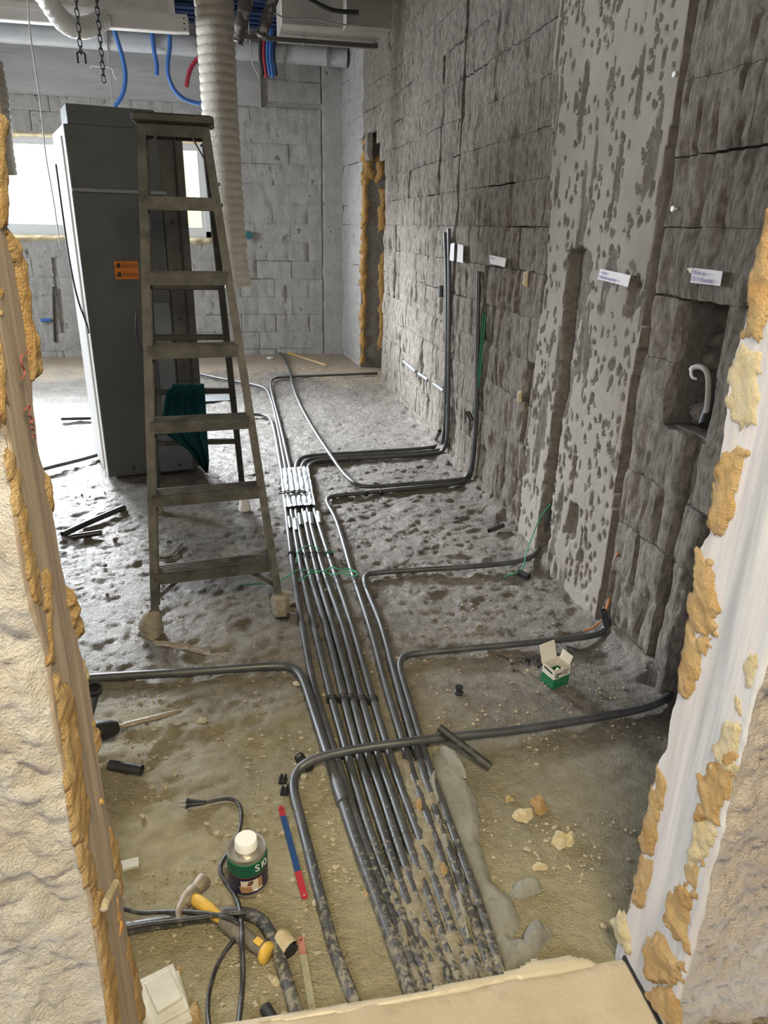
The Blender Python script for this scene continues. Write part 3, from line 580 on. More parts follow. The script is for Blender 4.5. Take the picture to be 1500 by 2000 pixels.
LFOAM = [([(12, 455), (32, 470), (46, 530), (52, 575), (62, 650), (76, 705), (72, 735), (60, 745), (52, 690), (44, 600), (30, 530), (22, 490)], m_foam, .022), ([(-4, 230), (12, 240), (12, 330), (12, 440), (-2, 440)], m_foam, .012), ([(0, 560), (6, 565), (6, 610), (0, 615)], m_foam, .01),
         ([(0, 640), (10, 690), (14, 780), (6, 830), (-4, 800)], m_foam, .01), ([(18, 880), (30, 980), (46, 1060), (62, 1150), (70, 1180), (84, 1180), (66, 1080), (50, 990), (34, 900)], m_foam, .010),
         ([(96, 935), (102, 960), (108, 1006), (106, 1010), (92, 980), (86, 930)], m_foam, .018), ([(80, 1120), (96, 1110), (100, 1200), (106, 1300), (96, 1290), (90, 1200)], m_foam, .012),
         ([(132, 1152), (150, 1196), (160, 1235), (150, 1245), (140, 1200), (130, 1165)], m_foam, .03), ([(164, 1285), (175, 1325), (170, 1335), (162, 1300)], m_foamp, .012), ([(180, 1395), (194, 1440), (192, 1472), (182, 1455), (178, 1415)], m_foam, .022),
         ([(102, 1310), (118, 1405), (136, 1560), (148, 1645), (170, 1660), (174, 1590), (158, 1500), (148, 1400), (136, 1345)], m_foam, .016), ([(152, 1645), (168, 1735), (190, 1765), (186, 1690), (176, 1660)], m_foam, .014), ([(176, 1740), (190, 1825), (208, 1930), (216, 2010), (234, 2010), (224, 1900), (206, 1800), (198, 1740)], m_foam, .016),
         ([(193, 1545), (206, 1590), (202, 1590), (194, 1570)], m_foamskin, .02), ([(213, 1600), (232, 1672), (242, 1740), (236, 1750), (222, 1690), (212, 1620)], m_foam, .014), ([(226, 1742), (238, 1800), (240, 1822), (234, 1822), (228, 1780)], m_foamskin, .014), ([(248, 1820), (268, 1900), (284, 1990), (270, 2000), (256, 1900), (246, 1850)], m_foam, .016), ([(246, 1840), (254, 1900), (250, 1902), (244, 1870)], m_foamskin, .012)]
for i, (p, m, h) in enumerate(LFOAM): foam(WL, XL, -1, p, h * .3, m, 200 + i, rr=.010, cell=.004, ns=.018)
P = smooth_path([onX(a, b_, XL) + (.012, 0, 0) for a, b_ in ((196, 1728), (190, 1740), (182, 1752), (172, 1770), (170, 1782))]); obj('foam_string', MB().tube(P + [[.012, 0, 0]], .006, 8), m_foamp, WL, smooth=True)
for s in ([(160, 487), (115, 512), (108, 540), (118, 590), (138, 620), (132, 660), (108, 682)], [(130, 895), (178, 855), (165, 905)], [(165, 930), (195, 962), (172, 985), (200, 1005)], [(178, 1020), (206, 1040)], [(188, 1068), (214, 1074)], [(194, 1088), (216, 1094)]):
    s = [(a / 3.571, 550 + b_ / 3.571) for a, b_ in s]
    P = smooth_path([onX(a, b_, XL) + (.006, 0, 0) for a, b_ in s]); obj('crayon_mark', MB().tube(P, .0014, 5, flat=.6), m_redink, WL)
# ---- threshold
th = struct(empty('floor_threshold', (.25, .7, 0)))
t0, t1 = fl(430, 1996, .045), fl(1203, 1873, .045)
U, V = np.meshgrid(np.linspace(-.285, .775, 90), np.linspace(0, 1, 60)); yy = (t0[1] + (t1[1] - t0[1]) * (U - t0[0]) / (t1[0] - t0[0])) 
Y2 = yy * (1 - V) + V * .25; Z2 = .045 + .003 * fbm(U / .1, Y2 / .1, 4, 3); Z2[0] -= .006
A = np.stack([U, Y2, Z2], -1); A = np.concatenate([np.stack([U[0], Y2[0] + .002, 0 * U[0] - .05], -1)[None], A], 0)
obj('slab', MB().grid(A), m_board, th, smooth=True, auto=50)
obj('edge_strip', MB().box((.772, .25, -.02), (.779, t1[1], .052)), m_dark, th)
cf = MB().box((-3, -4, -.1), (3, .3, .04)); struct(obj('floor_corridor', cf, m_board))
cc = MB().box((-3, -4, 2.9), (3, .84, 3.1)); struct(obj('ceiling_corridor', cc, m_ceil))
mb = MB().box((-3.2, -4, -.1), (-3, .84, 3.1)); mb.box((3, -4, -.1), (3.2, .84, 3.1)); mb.box((-3.2, -4.2, -.1), (3.2, -4, 3.1)); struct(obj('wall_corridor', mb, m_plainwall))
pl = [fl(*p, .05)[:2] for p in ((480, 1990), (760, 1945), (1010, 1890), (1040, 1872), (1110, 1862), (1150, 1868), (1163, 1876), (1160, 1886), (1120, 1893), (1000, 1912), (760, 1960), (560, 1992))]
sh = obj('sheet_edge', patch(pl, .005, .007, .03, lambda U, V, h: (U, V, .045 + h + .004 * fbm(U / .05, V / .01, 3, 2)), seed=4, na=.1, ns=.15, edge=.05), m_sheet, th, smooth=True)
# ================================================================== BIG THINGS
def proj(P):
    c = R.T @ (np.array(P, float) - np.array([0, 0, H])); return c[:2] / c[2] * F + np.array([750, 1000])
# ---- sheet-metal cabinet standing on end
A0 = fl(214, 941); ex = np.array([.976, .218, 0]); ey = np.array([-.287, .958, 0]); ez = np.array([0, 0, 1.0]); CW, CD, CH = .615, .62, 2.03
def cb(x, y, z): return A0 + ex * x + ey * y + ez * z
def cbox(mb, x0, x1, y0, y1, z0, z1, mi=0, bev=.003): return mb.obox(cb((x0 + x1) / 2, (y0 + y1) / 2, (z0 + z1) / 2), ex * (x1 - x0) / 2, ey * (y1 - y0) / 2, ez * (z1 - z0) / 2, mi, bev)
cab = thing('duct_cabinet', cb(CW / 2, CD / 2, 0), 'tall galvanised sheet metal cabinet standing behind the stepladder, orange sticker on its front', 'cabinet')
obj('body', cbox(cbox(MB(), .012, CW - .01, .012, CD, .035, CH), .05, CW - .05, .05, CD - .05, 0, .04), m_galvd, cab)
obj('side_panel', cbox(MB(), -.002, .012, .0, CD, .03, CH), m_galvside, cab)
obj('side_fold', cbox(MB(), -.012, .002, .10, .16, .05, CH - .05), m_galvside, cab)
FW = .775 * CW
obj('front_panel', cbox(MB(), 0, FW, -.004, .014, .03, 1.70), m_galv, cab)
obj('upper_panel', cbox(cbox(MB(), 0, FW + .02, -.010, .014, 1.712, CH), .022, FW + .0, -.008, .28, CH - .002, CH + .095), m_galv, cab)
obj('seam_strip', cbox(MB(), .0, FW + .03, -.020, .0, 1.695, 1.717), m_galvl, cab, )
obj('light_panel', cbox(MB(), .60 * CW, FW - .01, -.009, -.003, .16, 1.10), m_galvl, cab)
fp = obj('flange_panel', cbox(cbox(MB(), FW + .002, .915 * CW, -.012, .014, .30, CH + .085), .925 * CW, CW, -.016, .014, .12, CH + .085), m_galvd, cab)
obj('flange_lip', cbox(MB(), .912 * CW, .922 * CW, -.024, -.008, .30, CH + .09), m_steel, cab)
obj('patch_plate', cbox(MB(), FW - .16, FW + .05, -.012, -.006, .03, .28), m_galvl, cab)
sm = None
for x, z in ((.85, .5), (.85, .72), (.85, 1.0), (.85, 1.28), (.85, 1.55), (.96, .62), (.96, .9), (.96, 1.27), (.25, .08), (.72, .07)):
    q = obj('screw', MB().lathe([(.0, .0), (.009, .0), (.008, .004), (.003, .006)], cb(x * CW, -.012, z + 0), 10, 0, -ey), m_dark, cab)
st = obj('orange_sticker', cbox(MB(), .285 * CW, .50 * CW, -.0075, -.004, 1.235, 1.335, 0, 0), m_orange, cab)
pr = MB()
for zz in (1.262, 1.312):
    pr.add([cb(.298 * CW, -.0085, zz - .014), cb(.345 * CW, -.0085, zz - .012), cb(.335 * CW, -.0085, zz + .014), cb(.31 * CW, -.0085, zz + .010)], [(0, 1, 2, 3)])
    for k, (a, b_) in enumerate(((.355, .385), (.35, .495), (.35, .485), (.35, .49))): cbox(pr, a * CW, b_ * CW, -.0082, -.0076, zz + .012 - .008 * k, zz + .0145 - .008 * k, 0, 0)
obj('sticker_print', pr, m_printblk, st)
cc_ = obj('hanging_cable', MB().tube(smooth_path([cb(-.03, .35, 1.85), cb(-.035, .3, 1.6), cb(-.04, .22, 1.3), cb(-.03, .15, 1.1), cb(-.01, .08, 1.0), cb(-.004, .02, .93)]), .006, 6), m_dark, smooth=True)
tag(cc_, 'black cable drooping down the white left side of the metal cabinet', 'cable')
# ---- stepladder
FL, FR, TL, TR = map(np.array, ((-.396, 2.63, .0), (.122, 2.69, .0), (-.318, 3.15, 1.88), (-.064, 3.17, 1.88)))
RL, RR, RTL, RTR = map(np.array, ((-.50, 3.96, .0), (-.007, 3.94, .0), (-.315, 3.27, 1.85), (-.08, 3.29, 1.85)))
lad = thing('step_ladder', ((FL + RR) / 2), 'dusty aluminium stepladder with wrapped feet and a teal towel over a rear rung', 'ladder')
def at_row(a0, a1, b0, b1, y):
    s = np.linspace(0, 1, 400); m = [(abs(proj(((a0 + (a1 - a0) * t) + (b0 + (b1 - b0) * t)) / 2)[1] - y), t) for t in s]; return min(m)[1]
fdir = (TL - FL) / np.linalg.norm(TL - FL)
for a, b_ in ((FL, TL), (FR, TR)):
    mb = MB(); up = np.cross(fdir, (1, 0, 0)); 
    mb.bar(a + fdir * .10, b_ + fdir * .0, .010, .062, up=(0, 1, 0)); inn = np.array([.012 if a is FL else -.012, 0, 0])
    mb.bar(a + fdir * .10 + inn + [0, -.028, 0], b_ + inn + [0, -.028, 0], .030, .006, up=(0, 1, 0)); mb.bar(a + fdir * .10 + inn + [0, .028, 0], b_ + inn + [0, .028, 0], .030, .006, up=(0, 1, 0))
    obj('front_rail', mb, m_lad, lad)
for a, b_ in ((RL, RTL), (RR, RTR)):
    obj('rear_rail', MB().bar(a + (b_ - a) * .05, b_, .032, .032, up=(0, 1, 0), bev=.004), m_ladd, lad)
    obj('rear_foot', MB().lathe([(.036, 0), (.036, .02), (.030, .03), (.028, .13), (.022, .14)], a + (b_ - a) * .0, 14), m_white if a is RR else m_wrap, lad, smooth=True, auto=40)
for y in (400, 545, 686, 828, 967, 1112):
    t = at_row(FL, TL, FR, TR, y); a, b_ = FL + (TL - FL) * t, FR + (TR - FR) * t; d = (b_ - a) / np.linalg.norm(b_ - a)
    mb = MB(); mb.bar(a + d * .012 + [0, -.034, 0], b_ - d * .012 + [0, -.034, 0], .004, .046, up=(0, 0, 1)); mb.bar(a + d * .012 + [0, .012, .021], b_ - d * .012 + [0, .012, .021], .092, .004, up=(0, 0, 1)); mb.bar(a + d * .012 + [0, .056, .004], b_ - d * .012 + [0, .056, .004], .004, .034, up=(0, 0, 1))
    for k in range(5): mb.bar(a + d * .014 + [0, -.028 + .018 * k, .024], b_ - d * .014 + [0, -.028 + .018 * k, .024], .004, .003)
    s = obj('step', mb, m_lad, lad)
    if y in (1112,):
        for p, q in ((a + d * .12, FL + (TL - FL) * .06), (b_ - d * .12, FR + (TR - FR) * .06)): obj('brace', MB().bar(p + [0, .02, -.02], q + [0, .02, 0], .018, .004, up=(0, 1, 0)), m_lad, lad)
for y in (560, 658, 765, 864):
    t = at_row(RL, RTL, RR, RTR, y); a, b_ = RL + (RTL - RL) * t, RR + (RTR - RR) * t
    obj('rear_rung', MB().bar(a, b_, .030, .026, bev=.004), m_ladd, lad)
    if y == 765: TA, TB = a, b_
c = (TL + TR) / 2 + [0, .03, .02]; hx = (TR - TL) / 2; 
mb = MB().obox(c + [0, 0, .012], hx * 1.17, np.array([0, .085, 0]), np.array([0, 0, .016]), 0, .006); mb.obox(c + [0, -.055, -.022], hx * 1.0, np.array([0, .004, 0]), np.array([0, 0, .026])); mb.obox(c + [0, .08, -.022], hx * 1.0, np.array([0, .004, 0]), np.array([0, 0, .026]))
obj('top_cap', mb, m_ladd, lad)
for p, q in ((TL + [.01, -.03, -.12], TL + [.07, -.03, -.012]), (TR + [-.01, -.03, -.12], TR + [-.07, -.03, -.012])): obj('gusset', MB().bar(p, q, .006, .03, up=(0, 1, 0)), m_ladd, lad)
obj('spreader_hook', MB().tube(smooth_path([FL + (TL - FL) * .62 + (-.02, -.03, .06), FL + (TL - FL) * .62 + (-.03, -.03, 0), FL + (TL - FL) * .62 + (-.02, -.03, -.08), FL + (TL - FL) * .62 + (.0, -.03, -.09)]), .005, 6), m_dark, lad, smooth=True)
for t in (.9, .86, .45): obj('rivet', MB().lathe([(.008, 0), (.007, .004), (.002, .006)], FR + (TR - FR) * t + [.008, -.01, 0], 8, 0, (1, 0, 0)), m_ladd, lad)
# wrapped feet
mb = MB(); q = FR + [0, -.01, 0]; mb.lathe([(.026, .012), (.036, .014), (.038, .05), (.036, .095), (.030, .10), (.015, .10)], q, 6); obj('foot_wrap', mb, m_wrap, lad)
obj('foot_pad', MB().obox(q + [.006, 0, .007], (.030, 0, 0), (0, .030, 0), (0, 0, .007), 0, .003), m_dark, lad)
U, V = np.meshgrid(np.linspace(0, 2 * math.pi, 25), np.linspace(0, 1, 12)); rr_ = (.040 * np.sqrt(np.clip(1 - V ** 2.5, 0, 1)) + .006) * (1 + .45 * fbm(np.cos(U) * 2, np.sin(U) * 2 + V * 3, 4, 3))
P = np.stack([FL[0] + rr_ * np.cos(U), FL[1] - .01 + rr_ * np.sin(U), V * .105], -1); P[:, -1] = P[:, 0]; obj('foot_wrap', MB().grid(P), m_wrap, lad, smooth=True)
P = smooth_path([fl(*p, .012) for p in ((300, 1255), (330, 1258), (360, 1263), (385, 1268), (410, 1274))]); wv = np.interp(np.linspace(0, 1, len(P)), [0, .4, 1], [.010, .022, .028])
G = np.stack([P + np.outer(wv, [0, .7, .05]) * s + [0, 0, .004 * math.sin(7 * s)] for s in np.linspace(-1, 1, 5)], 1); G[..., 2] += .008 * fbm(G[..., 0] / .02, G[..., 1] / .02, 2, 2); obj('tape_tail', MB().grid(G), m_wrap, lad, smooth=True)
# towel
tw = []; NR = 46; tl = [(757, 335, 398), (764, 326, 400), (790, 320, 401), (815, 317, 403), (832, 318, 404), (850, 326, 405), (865, 345, 406), (878, 366, 407), (895, 379, 408), (908, 388, 408), (918, 398, 407), (924, 402, 405)]
yr = np.array([a[0] for a in tl]); YT = TA[1] - .022
ft = np.linspace(0, 1, 34)
for y in np.linspace(757, 924, NR):
    xa, xb = np.interp(y, yr, [a[1] for a in tl]), np.interp(y, yr, [a[2] for a in tl]); k = (y - 757) / 167
    tw.append([onY(xa + (xb - xa) * f, y, YT - (.004 + .022 * min(1, k * 2)) * (math.sin(f * 15 + 1.2 * math.sin(k * 3)) + .5 * math.sin(f * 31 + k * 2)) - .02) for f in ft])
tw = np.array(tw); top = tw[0]
over = [top + [0, .012, .012], top + [0, .045, .010], top + [0, .062, -.02]] + [top + [0, .066 + .006 * math.sin(k), -.02 - .03 * k] for k in range(1, 7)]
G = np.concatenate([np.array(over[::-1]), tw], 0)
mb = MB().grid(G); mb.grid(G + [0, .006, 0] * np.ones(3), flip=True)
tag(obj('towel', mb, m_towel, smooth=True), 'dark teal towel hanging over a rear rung of the stepladder', 'towel')
# ---- flexible ducts
def flex(name, pts, r, m, pitch, amp, label, it=3, crush=None, n=26, r_end=None):
    P = smooth_path(pts, it); seg = np.r_[0, np.cumsum(np.linalg.norm(np.diff(P, axis=0), axis=1))]; L = seg[-1]; s = np.arange(0, L, pitch / 5)
    Q = np.stack([np.interp(s, seg, P[:, k]) for k in range(3)], 1)
    rad = r * (1 + amp * np.abs(np.sin(s / pitch * math.pi)) ** .45 - amp) * np.interp(s / L, [0, 1], [1, r_end or 1]); mb = MB(); mb.tube(Q, rad, n, cap=False)
    V = np.array(mb.v); K = len(s); V = V.reshape(K, n, 3)
    ang = np.arange(n) / n * 2 * math.pi; w = .05 if crush is None else crush
    dn = fbm(np.cos(ang)[None] * 1.5 + 3 + 0 * s[:, None], s[:, None] / (pitch * 2.2) + np.sin(ang)[None], 6, 3) * w * (np.ones(K) if crush is None else np.clip((s / L - .55) / .2, .15, 1))[:, None]
    V = Q[:, None] + (V - Q[:, None]) * (1 + dn[..., None]); mb.v = list(map(tuple, V.reshape(-1, 3)))
    return tag(obj(name, mb, m, smooth=True), label, 'duct')
d7 = [onY(412, -60, 7.0), onY(418, 0, 7.0), onY(424, 120, 7.0), onY(434, 280, 7.0), onY(443, 400, 7.0), onY(452, 490, 7.0), onY(461, 562, 7.0)]
flex('flexible_duct', d7, .163, m_duct, .066, .075, 'large beige ribbed flexible duct hanging from the ceiling behind the stepladder', crush=.12, r_end=.86)
flex('flexible_duct', [onY(-28, 120, 4.5), onY(-14, 180, 4.5), onY(-6, 240, 4.5), onY(2, 300, 4.5), onY(10, 342, 4.5)], .078, m_duct, .035, .06, 'grey ribbed flexible duct end beside the left door edge', r_end=.8)
flex('flexible_duct', [onY(60, -45, 6.2), onY(88, -8, 6.2), onY(105, 20, 6.25), onY(125, 45, 6.3), onY(150, 57, 6.4), onY(178, 52, 6.5), onY(200, 38, 6.6)], .072, m_ductw, .045, .10, 'white flexible duct bending under the ceiling unit at upper left')
# ---- ceiling pipe, unit, rods
pz = onY(668, 112, 9.12); pz0 = onY(0, 61, 9.12); pm = np.array([1.36, 9.12, pz[2]]); p0 = np.array([-4.45, 9.12, pz0[2] + .01])
dp = thing('drain_pipe', (-1.5, 9.12, pz[2]), 'long grey drain pipe running under the ceiling along the back wall', 'pipe')
obj('pipe_barrel', MB().tube([p0, p0 * .5 + pm * .5, pm], .098, 24), m_pvc, dp, smooth=True, auto=40)
for x in (555, 640, 210, -90):
    q = onY(x, 100, 9.0); zc = np.interp(q[0], [p0[0], pm[0]], [p0[2], pm[2]])
    o = obj('pipe_hanger', MB().tube([(q[0], 9.12 + .105 * math.cos(a), zc + .105 * math.sin(a)) for a in np.linspace(0, 2 * math.pi, 20)[:-1]], .012, 6, closed=True), m_rod, dp, smooth=True)
    obj('hanger_rod', MB().tube([(q[0], 9.12, zc + .1), (q[0], 9.12, 3.75)], .008, 6).box((q[0] - .015, 9.0, zc - .06), (q[0] + .015, 9.03, zc + .04)), m_rod, o)
un = thing('ceiling_unit', onY(230, 20, 6.6), 'white wrapped air unit with a metal edge hanging at upper left', 'air unit')
YU = 6.6; a, b_ = onY(108, 22, YU), onY(369, 64, YU)
zt, zb = (onY(369, 35, YU)[2], b_[2]); x0, x1 = -1.95, b_[0]
obj('edge_profile', MB().obox(((x0 + x1) / 2, YU + .05, zb + .055), ((x1 - x0) / 2, 0, 0), (0, .05, 0), (0, 0, .055), 0, .006), m_whitem, un)
obj('edge_lip', MB().box((x0, YU - .012, zb + .075), (x1 - .005, YU + .004, zb + .115)), m_whitem, un)
U, V = np.meshgrid(np.linspace(0, 1, 60), np.linspace(0, 1, 24)); P = np.stack([x0 + .05 + (x1 - .16 - x0) * U, YU + .06 + .10 * (1 - np.sin(V * math.pi)) - .05 * fbm(U * 9, V * 5, 3, 3), zb + .09 + .55 * V + .03 * fbm(U * 6, V * 6, 5, 2)], -1); P[:, -1, 1] += .25; P[:, -2, 1] += .08
obj('insulation_wrap', MB().grid(P), m_insul, un, smooth=True)
obj('casing', MB().box((x0, YU + .12, zb + .13), (x1 - .2, YU + .22, 3.70)), m_whitem, un)
for k in range(3): obj('screw', MB().lathe([(.006, 0), (.005, .004)], (x1 - .03, YU - .012, zb + .02 + .035 * k), 8, 0, (0, -1, 0)), m_dark, un)
sr = thing('strut_rail', onW(745, 92) - [0, 0, 0], 'thin black steel rail fixed to the right wall under the ceiling', 'rail')
q1 = onW(742, 91, .0); q0 = onY(470, 78, q1[1]); obj('rail', MB().bar((q0[0], q1[1], q1[2]), q1 + [.01, 0, 0], .035, .035), m_steel, sr)
for x in (593, 481):
    q = onY(x, 80, q1[1]); o = obj('threaded_rod', MB().tube([(q[0], q1[1], q1[2] - .04), (q[0], q1[1], 3.75)], .006, 6), m_rod, sr); obj('nut', MB().lathe([(.016, -.03), (.016, -.012), (.016, .02)], (q[0], q1[1], q1[2]), 6), m_rod, o)
obj('wall_bracket', MB().obox(q1 + [-.008, 0, .02], (.006, 0, 0), (0, .03, 0), (0, 0, .11)), m_steel, sr)
# insulated pipe ends
for i, (pts, r_, lab) in enumerate((([(488, -30), (478, 10), (472, 40), (468, 70), (464, 82)], .045, 'frayed dark lagged pipe end beside the big flexible duct'), ([(540, -30), (530, 10), (520, 40), (514, 62), (510, 72)], .045, 'frayed dark lagged pipe end, second from the big flexible duct'))):
    t = thing('lagged_pipe', onY(*pts[0], 6.8), lab, 'pipe'); P = smooth_path([onY(*p, 6.8) for p in pts], 2); n = len(P)
    obj('lagging', MB().tube(P, r_ * (1.15 + .5 * fbm(np.arange(n) / 2.5, np.arange(n) * 0, i, 2)), 14), m_lag, t, smooth=True); obj('foil_end', MB().tube([P[-1] + [.0, 0, .01], P[-1] + (P[-1] - P[-2]) * .8], [r_ * .8, r_ * .55], 12), m_foilr, t, smooth=True)
# coloured tubes
def tube(name, pts, r, m, label, cat, group=None, it=3, n=8, hole=0.0, flat=1.0):
    P = smooth_path(up(list(pts)) if name in ('water_tube', 'ceiling_string') and pts[0][2] > 2.6 and len(pts) > 3 else pts, it); return tag(obj(name, MB().tube(P, r, n, flat=flat, hole=hole), m, smooth=True, auto=50), label, cat, group)
Yb = 8.6
def B(pts, Y=Yb): return [onY(a, b_, Y) for a, b_ in pts]
def up(P): return [np.array([P[0][0], P[0][1], 3.76]), np.array([P[0][0], P[0][1], 3.6])] + P if P[0][2] < 3.55 else P
tube('water_tube', B([(221, 52), (229, 78), (239, 110), (246, 145), (243, 175), (235, 195), (224, 209)]), .022, m_blue, 'blue tube hanging in a long curve just above the metal cabinet', 'tube')
tube('water_tube', B([(299, 88), (303, 110), (307, 130), (306, 147)], 9.0), .022, m_blue, 'short blue tube stub hanging below the grey drain pipe', 'tube')
tube('water_tube', B([(333, 88), (328, 115), (327, 145), (338, 175), (360, 196), (396, 204), (415, 204)], 8.9), .022, m_blue, 'blue tube sweeping down behind the big flexible duct', 'tube')
tube('water_tube', B([(398, 105), (380, 120), (369, 140), (364, 170)], 8.8), .022, m_red, 'red tube hanging beside the big flexible duct', 'tube')
for i, x in enumerate((508, 514, 521, 527, 533)):
    m, nm = ((m_dark, 'black'), (m_red, 'red'), (m_blue, 'blue'), (m_blue, 'blue'), (m_blued, 'dark blue'))[i]
    tube('water_tube', B([(x + 2, 70), (x, 110), (x + 4, 134), (x + 6, 148 + i % 2 * 4)], 9.0), .020, m, f'{nm} tube below the drain pipe, {ORD[i]} of the cluster from the flexible duct', 'tube')
for i in range(8):
    z = 3.48 + .028 * i; y = 9.0 - .05 * (i % 4)
    tube('water_tube', [(-4.4, y, z + .06), (-2.5, y + .03 * math.sin(i), z - .02), (-.6, y, z + .03), (1.3, y, z)], .021, m_blued, 'blue tube in the bundle laid above the grey drain pipe', 'tube', 'blue tubes above the drain pipe', n=6)
tube('cable', B([(600, -5), (640, 18), (668, 23), (700, 24)], 7.3), .018, m_dark, 'black cable along the ceiling ending at the right wall', 'cable')
tube('cable', B([(535, 25), (560, 38), (600, 35), (640, 42), (672, 50), (700, 45)], 7.3), .007, m_rod, 'thin grey wire sagging under the ceiling beam', 'cable')
for pts, Y, lab in (([(55, -10), (57, 60), (78, 190), (88, 300), (105, 390), (117, 480), (119, 487)], 5.6, 'pale hanging cord reaching down in front of the left window'), ([(206, 48), (213, 120), (221, 205)], 8.2, 'pinkish thin cord hanging beside the blue curved tube'), ([(487, 75), (492, 120), (500, 142), (506, 146), (500, 136), (508, 158)], 8.3, 'thin clear line with a knotted end beside the big duct')):
    tube('ceiling_string', B(pts, Y), .005 if Y > 6 else .0045, m_white if Y < 6 else m_rod, lab, 'cord')
tube('wall_wire', B([(177, 136), (176, 131), (180, 129), (200, 131), (219, 132), (222, 146), (227, 155)], 9.3), .007, m_white, 'thin white wire clipped across the beam above the cabinet', 'wire')
fo = []
U, V = np.meshgrid(np.linspace(0, 2 * math.pi, 22), np.linspace(0, 1, 12)); rr_ = (.10 * np.sin(.3 + V * 2.6)) * (1 + .6 * fbm(np.cos(U) * 3, np.sin(U) * 3 + V * 4, 5, 3)); c = onW(717, 18, .12)
P = np.stack([c[0] + rr_ * np.cos(U) * .9, c[1] + rr_ * np.sin(U), c[2] - .16 + .4 * V], -1); P[:, -1] = P[:, 0]; tag(obj('foil_bundle', MB().grid(P), m_foilr, smooth=True), 'crumpled silver foil bundle at the top of the right wall', 'foil')
# chains
link = None
for (x, y0, y1, Y, lab) in ((150, -12, 105, 5.2, 'shorter rusty black chain ending in an open hook'), (190, -12, 160, 5.2, 'longer rusty black chain hanging before the drain pipe')):
    a, b_ = onY(x - 3, y0, Y), onY(x + 11 + (2 if y1 > 120 else -3), y1, Y); ch_ = thing('chain', b_, lab, 'chain'); L = np.linalg.norm(b_ - a); n = int(L / .034)
    for k in range(n):
        p = a + (b_ - a) * (k + .5) / n
        if link is None:
            pts = [(.011 * math.cos(t), 0, .011 * math.sin(t) + (.012 if math.sin(t) > 0 else -.012)) for t in np.linspace(0, 2 * math.pi, 13)[:-1]]
            mbk = MB().tube(pts, .0035, 5, closed=True); lk = obj('link', mbk, m_dark, ch_, smooth=True); mbase = np.array(ch_['_b']); lk.data.transform(Matrix.Translation(mbase)); link = lk
        else:
            lk = link.copy(); COL.objects.link(lk); lk.parent = ch_
        lk.location = Vector(p) - Vector(ch_['_b']); lk.rotation_euler = (0, 0, .5 + (math.pi / 2 if k % 2 else 0))
    if y1 < 120: obj('open_hook', MB().tube([b_ + [-.022, 0, -.05], b_ + [-.022, 0, 0], b_ + [0, 0, .018], b_ + [.022, 0, 0], b_ + [.022, 0, -.05]], .006, 6), m_dark, ch_, smooth=True)
tag(obj('junction_box', MB().lathe([(.035, 0), (.05, .01), (.05, .03), (.03, .032)], onY(485, 459, DY - .02), 12, 0, (0, -1, 0)), m_teal), 'small dark teal box in the back wall beside the big duct', 'box')
tube('wall_pipe', [onY(80, 626, DY - .03), onY(90, 625, DY - .03), onY(99, 625, DY - .03)], .02, m_blue, 'short blue pipe across the chases low on the back wall', 'pipe')
tube('wall_pipe', [onY(104, 560, DY - .015), onY(105, 620, DY - .015), onY(107, 668, DY - .015)], .014, m_steel, 'dark pipe in the chase low on the back wall', 'pipe')
# ================================================================== CONDUITS
def conduit_mat():
    m = mat('conduit', (0.045, 0.047, 0.051), 0.40, c2=(0.075, 0.077, 0.082), ns=12, r2=0.52, k=(0.42, 0.66), spec=0.9)
    nt = m.node_tree; N = nt.nodes; L = nt.links; p = N['Principled BSDF']; src = p.inputs['Base Color'].links[0].from_socket; rs = p.inputs['Roughness'].links[0].from_socket
    g = N.new('ShaderNodeNewGeometry'); sep = N.new('ShaderNodeSeparateXYZ'); L.new(g.outputs['Position'], sep.inputs[0])
    n1 = N.new('ShaderNodeTexNoise'); n1.inputs['Scale'].default_value = 62; n1.inputs['Detail'].default_value = 8; n1.inputs['Roughness'].default_value = .7; L.new(g.outputs['Position'], n1.inputs['Vector'])
    q = N.new('ShaderNodeMapRange'); q.inputs[1].default_value = 2.05; q.inputs[2].default_value = 1.0; q.inputs[3].default_value = -.24; q.inputs[4].default_value = .045; L.new(sep.outputs[1], q.inputs[0])
    ad = N.new('ShaderNodeMath'); L.new(n1.outputs[0], ad.inputs[0]); L.new(q.outputs[0], ad.inputs[1])
    st = N.new('ShaderNodeMapRange'); st.inputs[1].default_value = .50; st.inputs[2].default_value = .56; L.new(ad.outputs[0], st.inputs[0])
    mx = N.new('ShaderNodeMix'); mx.data_type = 'RGBA'; L.new(st.outputs[0], mx.inputs[0]); L.new(src, mx.inputs[6]); mx.inputs[7].default_value = (.22, .20, .155, 1); L.new(mx.outputs[2], p.inputs['Base Color'])
    mr = N.new('ShaderNodeMix'); L.new(st.outputs[0], mr.inputs[0]); L.new(rs, mr.inputs[2]); mr.inputs[3].default_value = .95; L.new(mr.outputs[0], p.inputs['Roughness'])
    bp = N.new('ShaderNodeBump'); bp.inputs['Strength'].default_value = .5; bp.inputs['Distance'].default_value = .004; L.new(st.outputs[0], bp.inputs['Height']); L.new(bp.outputs[0], p.inputs['Normal'])
    return m
m_con = conduit_mat()
PR = .0130
def conduit(px, label, r=PR, z=None, wall=None, it=3, name='conduit_pipe', group=None, m=None, n=10, off=.02):
    """px: points along the floor; wall: points up the right wall"""
    z0 = r + .001 if z is None else z
    P = [fl(a, b_, z0 if np.isscalar(z0) else z0[i]) for i, (a, b_) in enumerate(px)]
    if wall: P += [onW(a, b_, off) for a, b_ in wall]
    P = smooth_path(P, it)
    return tag(obj(name, MB().tube(P, r, n), m or m_con, smooth=True, auto=60), label, 'conduit', group)
G_ = None
